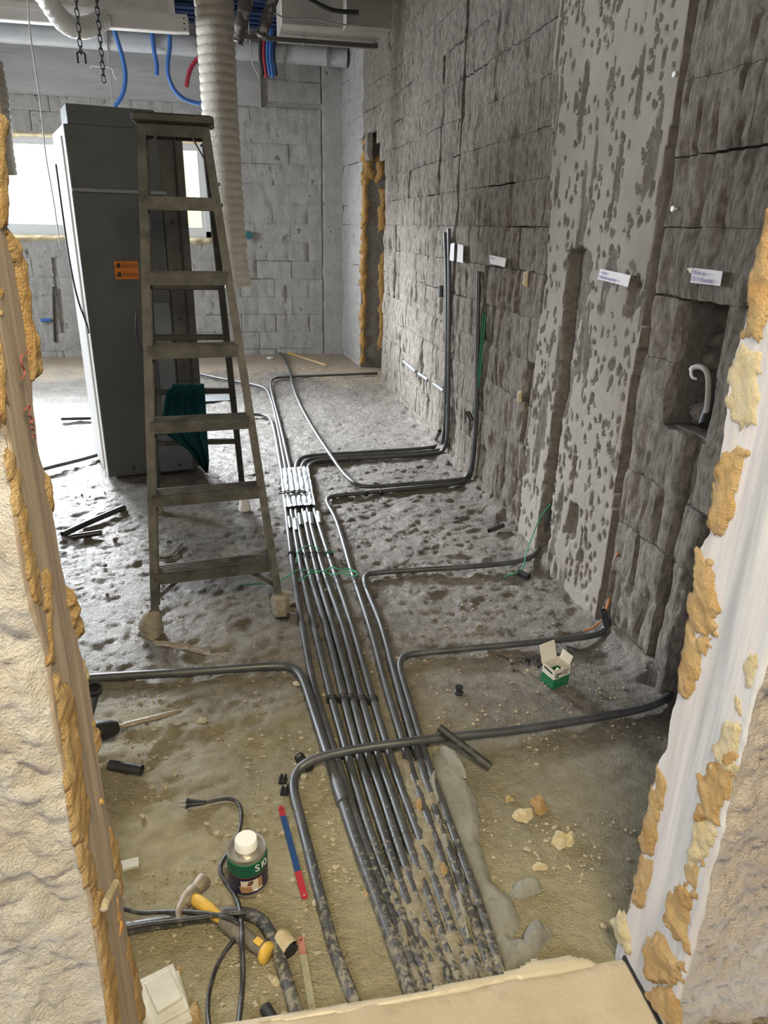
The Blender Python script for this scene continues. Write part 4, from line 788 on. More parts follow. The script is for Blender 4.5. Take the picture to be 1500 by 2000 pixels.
conduit([(120, 1331), (178, 1324), (350, 1314), (470, 1305), (540, 1300), (572, 1303), (592, 1322), (612, 1385), (634, 1455), (664, 1545), (690, 1630), (746, 1780), (790, 1900), (815, 1975)], 'thick black conduit from the left door edge turning along the left side of the bundle', r=.0165)
for pts in (((659, 1528), (672, 1568)),): tag(obj('pipe_coupling', MB().tube([fl(*pts[0], .018), fl(*pts[1], .018)], .021, 14, hole=.8), m_con, smooth=True, auto=50), 'black coupling sleeve on the thick conduit left of the bundle', 'coupling')
bund = [[(552, 935), (556, 980), (561, 1018), (572, 1120), (591, 1225), (611, 1340), (650, 1455), (676, 1540), (706, 1630), (762, 1780), (813, 1909), (840, 1980)],
        [(560, 935), (566, 980), (572, 1018), (589, 1120), (614, 1225), (641, 1340), (675, 1459), (697, 1540), (724, 1630), (781, 1780), (834, 1909), (860, 1980)],
        [(570, 935), (575, 980), (581, 1018), (603, 1120), (638, 1225), (665, 1340), (696, 1459), (720, 1540), (750, 1630), (801, 1780), (852, 1909), (880, 1980)],
        [(580, 935), (588, 980), (596, 1018), (618, 1120), (651, 1225), (683, 1340), (712, 1459), (743, 1540), (771, 1630), (822, 1780), (873, 1909), (900, 1980)],
        [(590, 935), (597, 980), (605, 1018), (632, 1120), (671, 1225), (700, 1340), (733, 1459), (762, 1540), (792, 1630), (845, 1780), (894, 1909), (920, 1980)],
        [(601, 935), (610, 980), (620, 1018), (653, 1120), (689, 1225), (721, 1340), (757, 1459), (784, 1540), (818, 1630), (869, 1780), (917, 1909), (942, 1980)]]
top = [[(120, 818), (250, 815), (405, 810), (496, 809), (520, 811), (531, 820), (538, 850), (551, 925)], [(330, 715), (398, 733), (450, 743), (505, 753), (521, 760), (530, 780), (540, 820), (560, 925)], None, None, None, None]
ordn = ['leftmost', 'second', 'third', 'fourth', 'fifth', 'rightmost']
ends = ['ending far left behind the cabinet', 'ending behind the ladder at the far floor', 'turning right to the far doorway', 'turning right as outer wall pipe', 'turning right as middle wall pipe', 'turning right as inner wall pipe']
conduits = []
w3 = [(737, 729), (640, 733), (560, 736), (536, 738), (528, 746), (531, 770), (545, 820), (569, 925)]
tops = [top[0], top[1], w3]
w4 = ([(578, 925), (578, 908), (583, 897), (600, 890), (680, 885), (800, 878), (845, 874), (860, 868)], [(866, 858), (869, 830), (872, 700), (873, 560), (869, 455)])
w5 = ([(589, 925), (589, 911), (595, 901), (612, 895), (690, 891), (800, 885), (850, 881), (866, 876)], [(873, 864), (875, 840), (877, 700), (878, 560), (877, 447)])
w6 = ([(601, 925), (601, 914), (607, 905), (625, 899), (700, 896), (780, 892), (840, 887), (864, 883)], [(872, 868), (873, 850), (874, 790)])
for i in range(6):
    lo = bund[i]
    if i < 3: conduit(tops[i] + lo, f'{ordn[i]} conduit under the foil patch, {ends[i]}', it=3)
    else:
        f, w = (w4, w5, w6)[i - 3]
        P = [fl(a, b_, PR + .001) for a, b_ in lo[::-1]] + [fl(a, b_, PR + .001 + (.0 if k < 5 else .004)) for k, (a, b_) in enumerate(f)] + [onW(a, b_, .02) for a, b_ in w]
        tag(obj('conduit_pipe', MB().tube(smooth_path(P, 3), PR, 10), m_con, smooth=True, auto=60), f'{ordn[i]} conduit under the foil patch, {ends[i]}', 'conduit')
conduit([(975, 1990), (938, 1909), (893, 1780), (848, 1630), (814, 1540), (791, 1459), (753, 1340), (723, 1225), (697, 1148), (683, 1105), (671, 1060), (655, 1010), (641, 988), (637, 975), (650, 968), (700, 964), (760, 958), (850, 949), (900, 944), (916, 937)], 'conduit right of the foil patch turning right to the single wall pipe', wall=[(922, 920), (927, 880), (931, 800), (933, 740)])
conduit([(1000, 1990), (960, 1909), (920, 1780), (866, 1630), (836, 1540), (811, 1459), (776, 1340), (746, 1225), (733, 1192), (719, 1160), (711, 1138), (713, 1125), (725, 1119), (800, 1114), (950, 1105), (1020, 1096), (1045, 1084)], 'conduit turning right into the chase of the pitted column', wall=[(1058, 1062), (1066, 1030), (1072, 985)], off=-.03)
conduit([(1020, 1990), (980, 1909), (941, 1780), (886, 1630), (852, 1540), (826, 1459), (790, 1340), (779, 1305), (783, 1286), (800, 1277), (900, 1268), (1050, 1254), (1140, 1245), (1172, 1238)], 'rightmost bundle conduit turning right to the foot of the pitted column', wall=[(1184, 1226), (1188, 1205)], off=.01)
# loose long pipe
conduit([(395, 655), (470, 671), (530, 683), (546, 688), (556, 700), (566, 725), (573, 760), (590, 800), (619, 850), (645, 888), (668, 922), (690, 943), (706, 950), (730, 951), (800, 945), (880, 939), (908, 935)], 'loose curving conduit running from the back wall to the single black wall pipe', wall=[(919, 922), (926, 880), (930, 800), (933, 660), (935, 530)], z=[PR + .001] * 9 + [.03, .045, .045, .03, PR + .01, PR + .006, PR + .006, PR + .006])
# the near crossing pipe
zz = [PR, PR, PR, PR, PR, PR + .005, PR * 2, PR * 3.2, PR * 3.3, PR * 3.3, PR * 3.2, PR * 2.2, PR + .004, PR, PR, PR + .003]
conduit([(712, 2000), (688, 1945), (650, 1850), (618, 1720), (590, 1610), (571, 1540), (578, 1508), (600, 1488), (645, 1473), (720, 1459), (800, 1449), (880, 1439), (1000, 1428), (1150, 1404), (1245, 1387), (1290, 1372)], 'black conduit arching over the bundle in front and running to the right wall', r=PR * 1.1, z=zz, wall=[(1309, 1357)], off=-.03)
conduit([(150, 1830), (255, 1812), (330, 1800), (420, 1786), (470, 1782), (505, 1790), (528, 1818), (546, 1870), (562, 1920), (582, 1985)], 'dusty conduit bending toward the threshold beside the hammer', r=PR * 1.1)
conduit([(20, 936), (90, 914), (150, 900), (205, 884)], 'black conduit on the floor left of the cabinet foot', z=.03)
conduit([(20, 640), (109, 672), (140, 682), (165, 687)], 'dark conduit low along the far floor at the left back wall', r=.014)
for i, (p, q, lab, r_) in enumerate((((122, 1044), (243, 991), 'longer black pipe offcut on the floor left of the ladder', .016), ((140, 1049), (199, 1040), 'shorter black pipe offcut on the floor left of the ladder', .016), ((214, 1494), (277, 1504), 'grey pipe offcut lying by the left door edge', .016))):
    P = smooth_path([fl(*p, r_ + .002), (fl(*p, r_) * .55 + fl(*q, r_) * .45) + [0, 0, .004], fl(*q, r_ + .002)], 2) if i == 0 else [fl(*p, r_ + .002), fl(*q, r_ + .002)]
    tag(obj('pipe_offcut', MB().tube(P, r_, 12, hole=.82), m_pipe, smooth=True, auto=45), lab, 'pipe')
tag(obj('pipe_offcut', MB().tube([fl(858, 1421, .075), fl(958, 1498, .014)], .013, 10, hole=.8), m_piped, smooth=True, auto=45), 'black offcut leaning across the near crossing conduit', 'pipe')
for p, q, lab in (((1178, 1192), (1186, 1222), 'short black pipe stub at the foot of the pitted column'), ((913, 804), (922, 822), 'short black stub clipped to the single wall pipe'), ((859, 842), (851, 858), 'short black stub beside the paired wall pipes')):
    a, b_ = onW(*p, .055), onW(*q, .03); tag(obj('pipe_stub', MB().tube([a, b_], .015, 10, hole=.8), m_pipe, smooth=True, auto=45), lab, 'pipe')
tag(obj('pipe_offcut', MB().tube([onW(861, 558, .03), onW(861, 580, .03)], .018, 10, hole=.8), m_pipe, smooth=True, auto=45), 'black stub standing out of the wall left of the paired pipes', 'pipe')
tag(obj('pipe_offcut', MB().tube([fl(955, 1037, .015), fl(983, 1026, .02)], .013, 10, hole=.8), m_pipe, smooth=True, auto=45), 'small dark offcut near the wall below the single wall pipe', 'pipe')
tag(obj('pipe_offcut', MB().tube([fl(1013, 1118, .017), fl(1033, 1127, .017)], .016, 10, hole=.8), m_pipe, smooth=True, auto=45), 'short dark offcut tied with green twine by the conduit', 'pipe')
# foil patch over the bundle
U, V = np.meshgrid(np.linspace(0, 1, 60), np.linspace(0, 1, 46)); cor = [fl(*p, 0) for p in ((547, 924), (604, 920), (618, 996), (556, 1000))]
P = (cor[0] * ((1 - U) * (1 - V))[..., None] + cor[1] * (U * (1 - V))[..., None] + cor[2] * (U * V)[..., None] + cor[3] * ((1 - U) * V)[..., None])
P[..., 2] = 2 * PR + .010 - .006 * (1 - np.abs(np.cos(U * math.pi * 6))) ** 1.5 - .03 * (np.minimum(U, 1 - U) < .03) + .006 * fbm(U * 14, V * 12, 4, 3); P[..., :2] += .008 * np.stack([fbm(V * 9, U * 3, 6, 3), fbm(U * 9, V * 3, 7, 3)], -1) * (np.minimum(np.minimum(U, 1 - U), np.minimum(V, 1 - V)) < .04)[..., None]
fp_ = tag(obj('foil_patch', MB().grid(P, flip=True), m_foil, smooth=True), 'silver foil tape patch binding the conduit bundle together', 'tape')
c = fl(573, 962, 2 * PR + .012); mb = MB()
for k in range(7):
    mb.tube([c + [.022 * (k - 3) + .018 * math.cos(t) * (1 + .3 * math.sin(3 * t + k)), .02 * math.sin(t + k * .7), .004 + .003 * (k % 2)] for t in np.linspace(0, 5.2, 12)], .004, 5)
obj('torn_opening', mb, m_steel, fp_, smooth=True)
for i, (x, y) in enumerate(((566, 1020), (577, 1024), (586, 1014), (597, 1010), (607, 1012), (622, 1010))):
    a, b_ = fl(x - 1, y - 8, PR + .002), fl(x + 2, y + 14, PR + .002)
    tag(obj('foil_sleeve', MB().tube([a, (a + b_) / 2, b_], [PR * 1.2, PR * 1.3, PR * 1.15], 12, hole=.9), m_foil if i % 2 else m_galvl, smooth=True, auto=50), f'metal sleeve below the foil patch on the bundle conduit {ordn[i]}', 'sleeve')
# saddle clips
def clip(p, lab, dirx=(1, 0, 0), s=1.0, grp=None):
    c = fl(*p, .0); mb = MB(); d = np.array(dirx) / np.linalg.norm(dirx); e = np.array([-d[1], d[0], 0]); h = .012
    mb.obox(c + [0, 0, .005], d * .013 * s, e * h, np.array([0, 0, .004])); 
    A = [c + d * (.016 * s * math.cos(t)) + np.array([0, 0, .014 + .016 * s * math.sin(t)]) for t in np.linspace(-.9, math.pi + .9, 14)]
    for k in (-1, 1): mb.tube([a + e * .006 * k for a in A], .0032, 5)
    return tag(obj('pipe_clip', mb, m_dark, smooth=True, auto=40), lab, 'clip', grp)
for i, (x, y) in enumerate(((649, 1372), (671, 1371), (684, 1371), (706, 1373), (728, 1374))): clip((x, y), f'{ORD[i]} black saddle clip from the left in the row nearer the crossing conduit', s=1.05)
for i, (x, y) in enumerate(((570, 1088), (588, 1090), (601, 1088), (614, 1088), (627, 1087), (643, 1087))): clip((x, y), f'{ORD[i]} black saddle clip from the left in the row by the green twine', s=1.05)
for i, (p, d) in enumerate((((553, 1528), (.3, 1, 0)), ((556, 1550), (.2, 1, 0)), ((586, 1487), (1, .3, 0)), ((602, 1502), (1, .4, 0)))): clip(p, ('open black clip left of the crossing conduit bend, upper one', 'open black clip left of the crossing conduit bend, lower one', 'black clip behind the crossing conduit bend', 'black clip under the crossing conduit bend')[i], d, .8)
for i, x in enumerate((676, 715, 745)): clip((x, 962 + (x - 676) * -.04 + 8), f'{ORD[i]} black clip from the left beneath the conduit to the single wall pipe', (1, .1, 0), .8)
# twine
def twine(pts, lab, r=.0028, z=.045, m=m_green, it=3, nm='twine', wall=None):
    P = [fl(a, b_, z + .008 * math.sin(i * 2.1)) for i, (a, b_) in enumerate(pts)]
    if wall: P += [onW(a, b_, .02 + .008 * math.sin(i * 1.7)) for i, (a, b_) in enumerate(wall)]
    return tag(obj(nm, MB().tube(smooth_path(P, it), r, 5), m, smooth=True), lab, 'twine')
twine([(466, 1143), (500, 1140), (530, 1141), (560, 1128), (572, 1117), (585, 1112), (600, 1114), (615, 1113), (632, 1117), (648, 1107), (660, 1111), (672, 1116), (690, 1116), (698, 1118)], 'green twine laid across the bundle beside the ladder foot')
twine([(583, 1133), (596, 1128), (606, 1118), (618, 1119), (630, 1114), (640, 1119), (652, 1124), (665, 1118), (680, 1124), (695, 1126), (700, 1122), (690, 1112), (670, 1110)], 'second green twine knotted across the bundle')
twine([(578, 1100), (580, 1082), (583, 1075), (592, 1069), (602, 1065), (612, 1067), (622, 1072), (618, 1076)], 'green twine looped round four bundle conduits')
twine([(634, 1079), (643, 1078), (656, 1078)], 'short green twine on one bundle conduit', z=.036)
twine([(985, 1126), (1000, 1122), (1015, 1115), (1023, 1105), (1026, 1090), (1030, 1070)], 'green twine climbing from the conduit to the wall foot', wall=[(1040, 1048), (1050, 1020), (1062, 1000), (1075, 985)], z=.03)
for k in range(4): tag(obj('cable_strand', MB().tube(smooth_path([onW(942 + 2 * k, 605 + 3 * k, .02), onW(938 + 2 * k, 660, .022), onW(934 + 1.5 * k, 720, .02), onW(930 + k, 770, .016), onW(924, 806, .02)], 2), .004, 5), m_green if k % 2 else m_dark, smooth=True), f'{ORD[k]} {("black", "green")[k % 2]} wire strand from the left beside the single wall pipe', 'wire')
tag(obj('orange_cord', MB().tube(smooth_path([onW(1183, 1196, .03), onW(1190, 1170, .0), onW(1194, 1130, -.02), onW(1199, 1095, -.01), onW(1207, 1081, .0)], 3), .005, 6), m_ocord, smooth=True), 'orange cord rising from the stub beside the pitted column', 'cord')
tag(obj('orange_cord', MB().tube(smooth_path([fl(1140, 1232, .01), fl(1155, 1228, .012), fl(1163, 1222, .02), fl(1172, 1215, .03), fl(1180, 1208, .05)], 3), .004, 6), m_ocord, smooth=True), 'frayed orange cord end lying at the column foot', 'cord')
for (p, q, lab) in (((789, 706), (812, 726), 'grey pipe piece set in the wall left of the paired pipes, upper one'), ((818, 730), (836, 742), 'grey pipe piece set in the wall left of the paired pipes, middle one'), ((848, 750), (867, 764), 'grey pipe piece set in the wall left of the paired pipes, lower one')):
    tag(obj('buried_pipe', MB().tube([onW(*p, .006), onW(*q, .006)], .014, 10), m_pipeg, smooth=True, auto=50), lab, 'pipe')
# niche contents
nc = tag(obj('niche_conduit', MB().tube(smooth_path([onW(1378, 822, -.06), onW(1382, 790, -.06), onW(1384, 755, -.055), onW(1383, 730, -.05), onW(1375, 718, -.045), onW(1360, 715, -.045), onW(1350, 722, -.045)], 3), .0095, 10, hole=.8), m_nich, smooth=True, auto=50), 'bent pale conduit curling inside the wall niche under the right note', 'conduit')
tag(obj('niche_wire', MB().tube(smooth_path([onW(1352, 715, -.04), onW(1349, 728, -.03), onW(1352, 738, -.03), onW(1360, 740, -.045)], 3), .005, 6), m_white, smooth=True), 'white wire loop inside the wall niche', 'wire')
tag(obj('niche_tube', MB().tube([onW(1392, 768, -.09), onW(1386, 800, -.08), onW(1376, 832, -.05)], .022, 10), m_dark, smooth=True, auto=50), 'black corrugated tube standing in the wall niche', 'tube')
for i, (pl_, h) in enumerate((([(1.95, .93), (2.2, .93), (2.2, 1.02), (2.14, 1.05), (2.06, 1.0), (1.95, 1.06)], .07), ([(1.96, 1.2), (2.02, 1.12), (1.99, 1.36), (1.95, 1.36)], .06), ([(2.12, 1.14), (2.2, 1.1), (2.2, 1.24), (2.16, 1.26)], .05))):
    obj('rubble_fill', patch(pl_, .006, h, .05, lambda U, V, hh: (XW(U) + .15 - hh, U, V), seed=300 + i, na=.5, ns=.035, edge=.8), m_pit, wr, smooth=True)
# tape notes with handwriting
def note(cs, lines, lab, curl=.006, size=.017):
    A = [onW(a, b_, .024) for a, b_ in cs]; t = thing('paper_note', (A[0] + A[2]) / 2, lab, 'note'); n = 12
    U, V = np.meshgrid(np.linspace(0, 1, n), np.linspace(0, 1, 5)); P = (A[0] * ((1 - U) * (1 - V))[..., None] + A[1] * (U * (1 - V))[..., None] + A[2] * (U * V)[..., None] + A[3] * ((1 - U) * V)[..., None])
    P[..., 0] += -curl * (U - .5) ** 2 * 2 - .002 * np.sin(U * 7); mb = MB().grid(P, flip=True); mb.grid(P + [.0008, 0, 0]); obj('paper', mb, m_paper, t, smooth=True)
    ux, uy = A[1] - A[0], A[0] - A[3]; h = np.linalg.norm(uy)
    for k, s in enumerate(lines):
        o = A[0] + ux * .06 - uy * (.40 + .42 * k) + [-.006 - curl * .5, 0, 0]
        text(s, h * .40, t, frame(o, ux, uy), m_ink, .25, 'handwriting')
note([(1174, 525), (1234, 538), (1228, 561), (1168, 545)], ['- 14x1nn', 'Dak(luster maschine)'], 'white tape note with violet handwriting on the pitted column')
note([(1354, 523), (1414, 530), (1409, 559), (1350, 552)], ['HErrin nn', '221 V (Fassabb)'], 'white tape note above the wall niche, with a folded left end')
note([(957, 498), (990, 505), (987, 522), (958, 515)], ['1 x 5 nn', ''], 'white tape note right of the single wall pipe top')
note([(895, 477), (906, 479), (905, 514), (893, 511)], ['', ''], 'upright white tape note beside the paired wall pipes, right half')
note([(881, 476), (889, 474), (887, 511), (879, 508)], ['', ''], 'torn white tape note beside the paired wall pipes, left half')
tag(obj('note_fold', MB().add([onW(1341, 524, .02), onW(1354, 523, .03), onW(1352, 536, .024), onW(1348, 534, .03)], [(0, 1, 2, 3)]), m_card), 'folded torn paper end at the left of the niche note', 'paper')
for p, lab in (((1325, 146), 'small bright nail head high on the right wall beside the column'), ((1322, 408), 'bright hooked wire end on the wall right of the column')): tag(obj('nail', MB().lathe([(.003, 0), (.003, .012), (.009, .014), (.009, .018)], onW(*p, .0), 10, 0, (-1, 0, 0)), m_white), lab, 'nail')
for p in (((1030, 545), .035, 'yellowish foam plug in the wall left of the pitted column, upper one'), ((1018, 775), .03, 'yellowish foam plug in the wall left of the pitted column, lower one')):
    c = onW(*p[0], 0); tag(obj('foam_plug', patch([(c[1] - .02, c[2] - p[1]), (c[1] + .02, c[2] - p[1]), (c[1] + .018, c[2] + p[1]), (c[1] - .012, c[2] + p[1])], .004, .012, .012, lambda U, V, h: (XW(U) - .008 - h, U, V), seed=3, ns=.02), m_foamp, smooth=True), p[2], 'foam')
# ================================================================== CLUTTER
def onfloor(p): q = fl(*p); q[2] = float(hfloor(q[0], q[1])); return q
# glue can
c = fl(486, 1723); cr, chh = .049, .122
can = thing('glue_can', c, 'glue tin with green stripes and a white cap standing between cord and saw blade', 'can')
obj('tin_body', MB().lathe([(.046, 0), (cr, .003), (cr, .010), (cr - .001, .012), (cr - .001, chh - .010), (cr + .0005, chh - .006), (cr + .0005, chh), (cr - .004, chh), (cr - .006, chh - .005), (.030, chh - .005), (.029, chh + .003), (.0, chh + .003)], c, 40), m_tin, can, smooth=True, auto=35)
obj('screw_cap', MB().lathe([(.0285, chh + .002), (.0285, chh + .006), (.0275, chh + .022), (.0255, chh + .026), (.0, chh + .0265)], c, 36), m_white, can, smooth=True, auto=40)
mb = MB(); e = cr + .0004
def band(z0, z1, mi): mb.lathe([(cr - .002, z0), (e, z0), (e, z1), (cr - .002, z1)], c, 40, mi)
band(.014, .066, 2); band(.066, .070, 3); band(.070, .108, 0)
for k in range(6): mb.lathe([(e - .001, .073 + .006 * k), (e + .0004, .073 + .006 * k), (e + .0004, .0755 + .006 * k), (e - .001, .0755 + .006 * k)], c, 40, 1)
lb = obj('printed_label', mb, [m_cang, m_cand, m_cann, m_canr], can, smooth=True, auto=35)
def oncan(a, z, rr=.0008): return c + np.array([math.sin(a) * (e + rr), -math.cos(a) * (e + rr), z])
toc = math.atan2(-c[0], c[1]) * 0 - .12
mb = MB()
def cpatch(a0, a1, z0, z1, mi, rr, skew=0):
    n = 8; A = [(oncan(a0 + (a1 - a0) * k / n + 0, z0, rr), oncan(a0 + (a1 - a0) * k / n + skew, z1, rr)) for k in range(n + 1)]
    for k in range(n): mb.add([A[k][0], A[k + 1][0], A[k + 1][1], A[k][1]], [(0, 1, 2, 3)], mi)
cpatch(toc - .25, toc + .85, .022, .060, 0, .0008); cpatch(toc - .25, toc + .35, .022, .042, 1, .0011, -.1); cpatch(toc + .05, toc + .3, .045, .058, 2, .0012, .1); cpatch(toc + .45, toc + .62, .022, .052, 3, .0012, -.35); cpatch(toc + .62, toc + .85, .03, .06, 4, .0011)
obj('label_picture', mb, [m_canp, m_canb, m_canr, m_white, m_canb], lb)
for ch_, a in (('S', toc + .48), ('1', toc + .76), ('0', toc + .96)):
    p = oncan(a, .084, .0012); tx = np.array([math.cos(a), math.sin(a), 0]); text(ch_, .029, lb, frame(p, tx, (0, 0, 1)), m_white)
# hammer
hd, he = fl(372, 1750, .030), fl(521, 1862, .020); hv = (he - hd) / np.linalg.norm(he - hd); hp = np.cross(hv, [0, 0, 1.0]); hp[2] = 0; hp /= np.linalg.norm(hp)
ham = thing('claw_hammer', fl(430, 1790), 'claw hammer with a yellow and grey handle lying under the black cord', 'hammer')
Lh = np.linalg.norm(he - hd); s = np.linspace(0, .5, 12); obj('handle_neck', MB().tube([hd + hv * Lh * t + [0, 0, .0] for t in s], .013 + .003 * np.sin(s * 9), 14, flat=1.1), m_yel, ham, smooth=True, auto=60)
s = np.linspace(.44, .985, 18); obj('grip', MB().tube([hd + hv * Lh * t for t in s], .0165 + .0025 * np.sin((s - .44) * 9) , 16, flat=1.1), m_grip, ham, smooth=True, auto=60)
for k in range(9): obj('grip_rib', MB().tube([hd + hv * Lh * (.6 + .03 * k) + .0175 * (math.cos(t) * hp + math.sin(t) * np.array([0, 0, 1.1])) for t in np.linspace(.3, 2.0, 8)], .002, 5), m_grip, ham, smooth=True)
obj('butt_cap', MB().tube([hd + hv * Lh * .965, hd + hv * Lh * 1.0, hd + hv * Lh * 1.03], [.021, .024, .018], 16, flat=1.2), m_yel, ham, smooth=True, auto=60)
obj('grip_badge', MB().obox(hd + hv * Lh * .90 + [0, 0, .019], hv * .010, hp * .008, np.array([0, 0, .002]), 0, .001), m_yel, ham)
# head: poll towards upper right, claw towards lower left
pa = fl(402, 1712, .036); pb = fl(342, 1765, .024); hdir = (pa - hd); hdir[2] = 0; hdir /= np.linalg.norm(hdir)
obj('head', MB().tube([hd - hdir * .024, hd - hdir * .012, hd + hdir * .014, hd + hdir * .020, hd + hdir * .026, hd + hdir * .050, hd + hdir * .053], [.015, .019, .020, .016, .018, .0205, .019], 16), m_hsteel, ham, smooth=True, auto=40)
for k in (-1, 1):
    q = hd - hdir * .02 + np.array([0, 0, .007 * k]); P = [q, q - hdir * .018 + hv * .002, q - hdir * .034 + hv * .012, q - hdir * .044 + hv * .028]
    obj('claw', MB().tube(smooth_path(P, 2), np.linspace(.013, .004, 11)[:len(smooth_path(P, 2))] if len(smooth_path(P, 2)) == 11 else np.linspace(.013, .004, len(smooth_path(P, 2))), 8, flat=.7), m_hsteel, ham, smooth=True, auto=50)
# cord and plug
cr_ = .0058
pc = thing('power_cord', fl(440, 1700), 'black two-core power cord with a two-pin plug looping past the glue tin', 'cord')
pts = [(402, 1567), (425, 1562), (445, 1559), (463, 1564), (472, 1582), (471, 1610), (460, 1645), (440, 1673), (430, 1690), (431, 1708), (446, 1730), (461, 1750), (469, 1775), (472, 1810), (473, 1850), (475, 1900), (472, 1950), (466, 2000), (460, 2040)]
zc = [.012, .007, .007, .007, .007, .007, .007, .007, .007, .007, .007, .012, .035, .045, .05, .02, .008, .02, .05]
obj('cable', MB().tube(smooth_path([fl(a, b_, z) for (a, b_), z in zip(pts, zc)], 3), cr_, 8, flat=.75), m_cord, pc, smooth=True)
pts = [(215, 1768), (250, 1777), (275, 1783), (310, 1781), (350, 1780), (400, 1783), (440, 1791), (462, 1800), (472, 1812), (466, 1826), (445, 1850), (425, 1882), (412, 1920), (405, 1960), (408, 2000), (415, 2040)]
zc = [.01, .01, .01, .02, .035, .045, .05, .05, .035, .03, .01, .008, .008, .008, .02, .05]
obj('cable', MB().tube(smooth_path([fl(a, b_, z) for (a, b_), z in zip(pts, zc)], 3), cr_, 8, flat=.75), m_cord, pc, smooth=True)
pts = [(480, 1782), (440, 1785), (400, 1791), (360, 1797), (300, 1803), (240, 1812)]
obj('cable', MB().tube(smooth_path([fl(a, b_, .045) for a, b_ in pts], 3), cr_, 8, flat=.75), m_cord, pc, smooth=True)
a, b_ = fl(402, 1567, .013), fl(364, 1569, .014); d = (a - b_) / np.linalg.norm(a - b_)
pg = obj('plug', MB().tube([a, a - d * .025, a - d * .045, b_ + d * .004, b_], [.007, .011, .013, .018, .018], 12, flat=.6), m_dark, pc, smooth=True, auto=50)
e_ = np.cross(d, [0, 0, 1]); 
for k in (-1, 1): obj('pin', MB().tube([b_ + e_ * .008 * k, b_ + e_ * .008 * k - d * .018], .0022, 8), m_rod, pg, smooth=True, auto=50)
# saw blades
def blade(p, q, w, cols, lab, fr=(0, .10, .74, 1), z=.006):
    a, b_ = fl(*p, z), fl(*q, z); d = (b_ - a); L = np.linalg.norm(d); d /= L; e = np.cross(d, [0, 0, 1.0]); t = thing('hacksaw_blade', (a + b_) / 2 - [0, 0, z], lab, 'saw blade')
    for k, nm in enumerate(('blade_end', 'blade', 'blade_end')):
        s0, s1 = fr[k] * L, fr[k + 1] * L; n = 8; P = [a + d * s0 - e * w / 2, a + d * s0 + e * w / 2, a + d * s1 + e * w / 2, a + d * s1 - e * w / 2]
        out = [P[0]] + ([a + d * (s0) - d * w * .45 * math.sin(t_) + e * w / 2 * -math.cos(t_) for t_ in np.linspace(.3, 2.84, 6)] if k == 0 else []) + [P[1], P[2]] + ([a + d * s1 + d * w * .45 * math.sin(t_) + e * w / 2 * math.cos(t_) for t_ in np.linspace(.3, 2.84, 6)] if k == 2 else []) + [P[3]]
        m = len(out); mb = MB().add([o for o in out] + [o + [0, 0, .0018] for o in out], [tuple(range(m, 2 * m)), tuple(range(m - 1, -1, -1))] + [(i, (i + 1) % m, m + (i + 1) % m, m + i) for i in range(m)])
        o = obj(nm, mb, cols[k], t)
        if k != 1: obj('hole', MB().lathe([(.0025, 0), (.0025, .0004), (0, .0005)], a + d * (L * .985 if k == 2 else L * .015) + [0, 0, .0018], 10), m_stone if k == 2 else m_dark, o)
blade((549, 1579), (595, 1752), .0165, (m_blader, m_bladeb, m_blader), 'hacksaw blade with blue middle and red ends on the dusty floor')
blade((587, 1835), (612, 1985), .0155, (m_bladedr, m_bladed, m_bladed), 'dust-covered hacksaw blade with a faded red end near the threshold', fr=(0, .22, .8, 1))
# crusted stub
a, b_ = fl(545, 1828, .02), fl(570, 1858, .02); cs_ = thing('crusted_pipe_stub', (a + b_) / 2 - [0, 0, .02], 'short pipe stub crusted with cream mortar beside the hammer butt', 'pipe')
obj('pipe_end', MB().tube([a, b_], .017, 14, hole=.85), m_dark, cs_, smooth=True, auto=45)
U, V = np.meshgrid(np.linspace(0, 2 * math.pi, 22), np.linspace(0, 1, 12)); d = b_ - a; e1 = np.cross(d, [0, 0, 1]); e1 /= np.linalg.norm(e1); e2 = np.cross(d / np.linalg.norm(d), e1); rr_ = .0205 * (1 + .25 * fbm(np.cos(U) * 2, np.sin(U) * 2 + V * 3, 4, 3))
P = a + d * (.05 + .86 * V)[..., None] + e1 * (rr_ * np.cos(U))[..., None] + e2 * (rr_ * np.sin(U))[..., None]; P[:, -1] = P[:, 0]; obj('mortar_crust', MB().grid(P), m_foamp, cs_, smooth=True)
tag(obj('rubber_grip_end', MB().tube(smooth_path([fl(518, 1968, .012), fl(524, 1978, .013), fl(538, 2000, .016), fl(548, 2020, .02)], 2), [.008, .013, .014, .014, .014, .014, .014, .014, .014, .014, .014][:11] if len(smooth_path([0, 1, 2, 3] and [fl(518, 1968), fl(524, 1978), fl(538, 2000), fl(548, 2020)], 2)) == 11 else .013, 12), m_dark, smooth=True, auto=60), 'small black rounded rubber end poking out from under the threshold sheet', 'rubber end')
# tiles
for i, (cx, cy, s, rot, z) in enumerate(((312, 1972, .055, .30, .0), (308, 1962, .052, .36, .012), (322, 1955, .034, .45, .024))):
    c = fl(cx, cy, 0); d = np.array([math.cos(rot), math.sin(rot), 0]); e = np.array([-d[1], d[0], 0])
    tag(obj('white_tile', MB().obox(c + [0, 0, z + .006], d * s * (.8 if i == 2 else 1), e * s * 1.1, np.array([0, 0, .006]), 0, .0015), m_tile), ('bottom white tile of the little stack by the left door foot', 'middle white tile of the little stack by the left door foot', 'narrow top piece of the little white tile stack')[i], 'tile')
tag(obj('white_tile', MB().obox(fl(254, 1688, .005), np.array([.022, .003, 0]), np.array([-.002, .014, 0]), np.array([0, 0, .005]), 0, .001), m_tile), 'single pale tile chip at the left door edge above the hammer', 'tile')
tag(obj('flat_stone', patch([fl(*p)[:2] for p in ((262, 1985), (300, 1978), (330, 1985), (336, 2010), (270, 2015))], .006, .016, .012, lambda U, V, h: (U, V, h), seed=9), m_stone, smooth=True, auto=50), 'grey rubble slab below the white tiles at the door foot', 'stone')
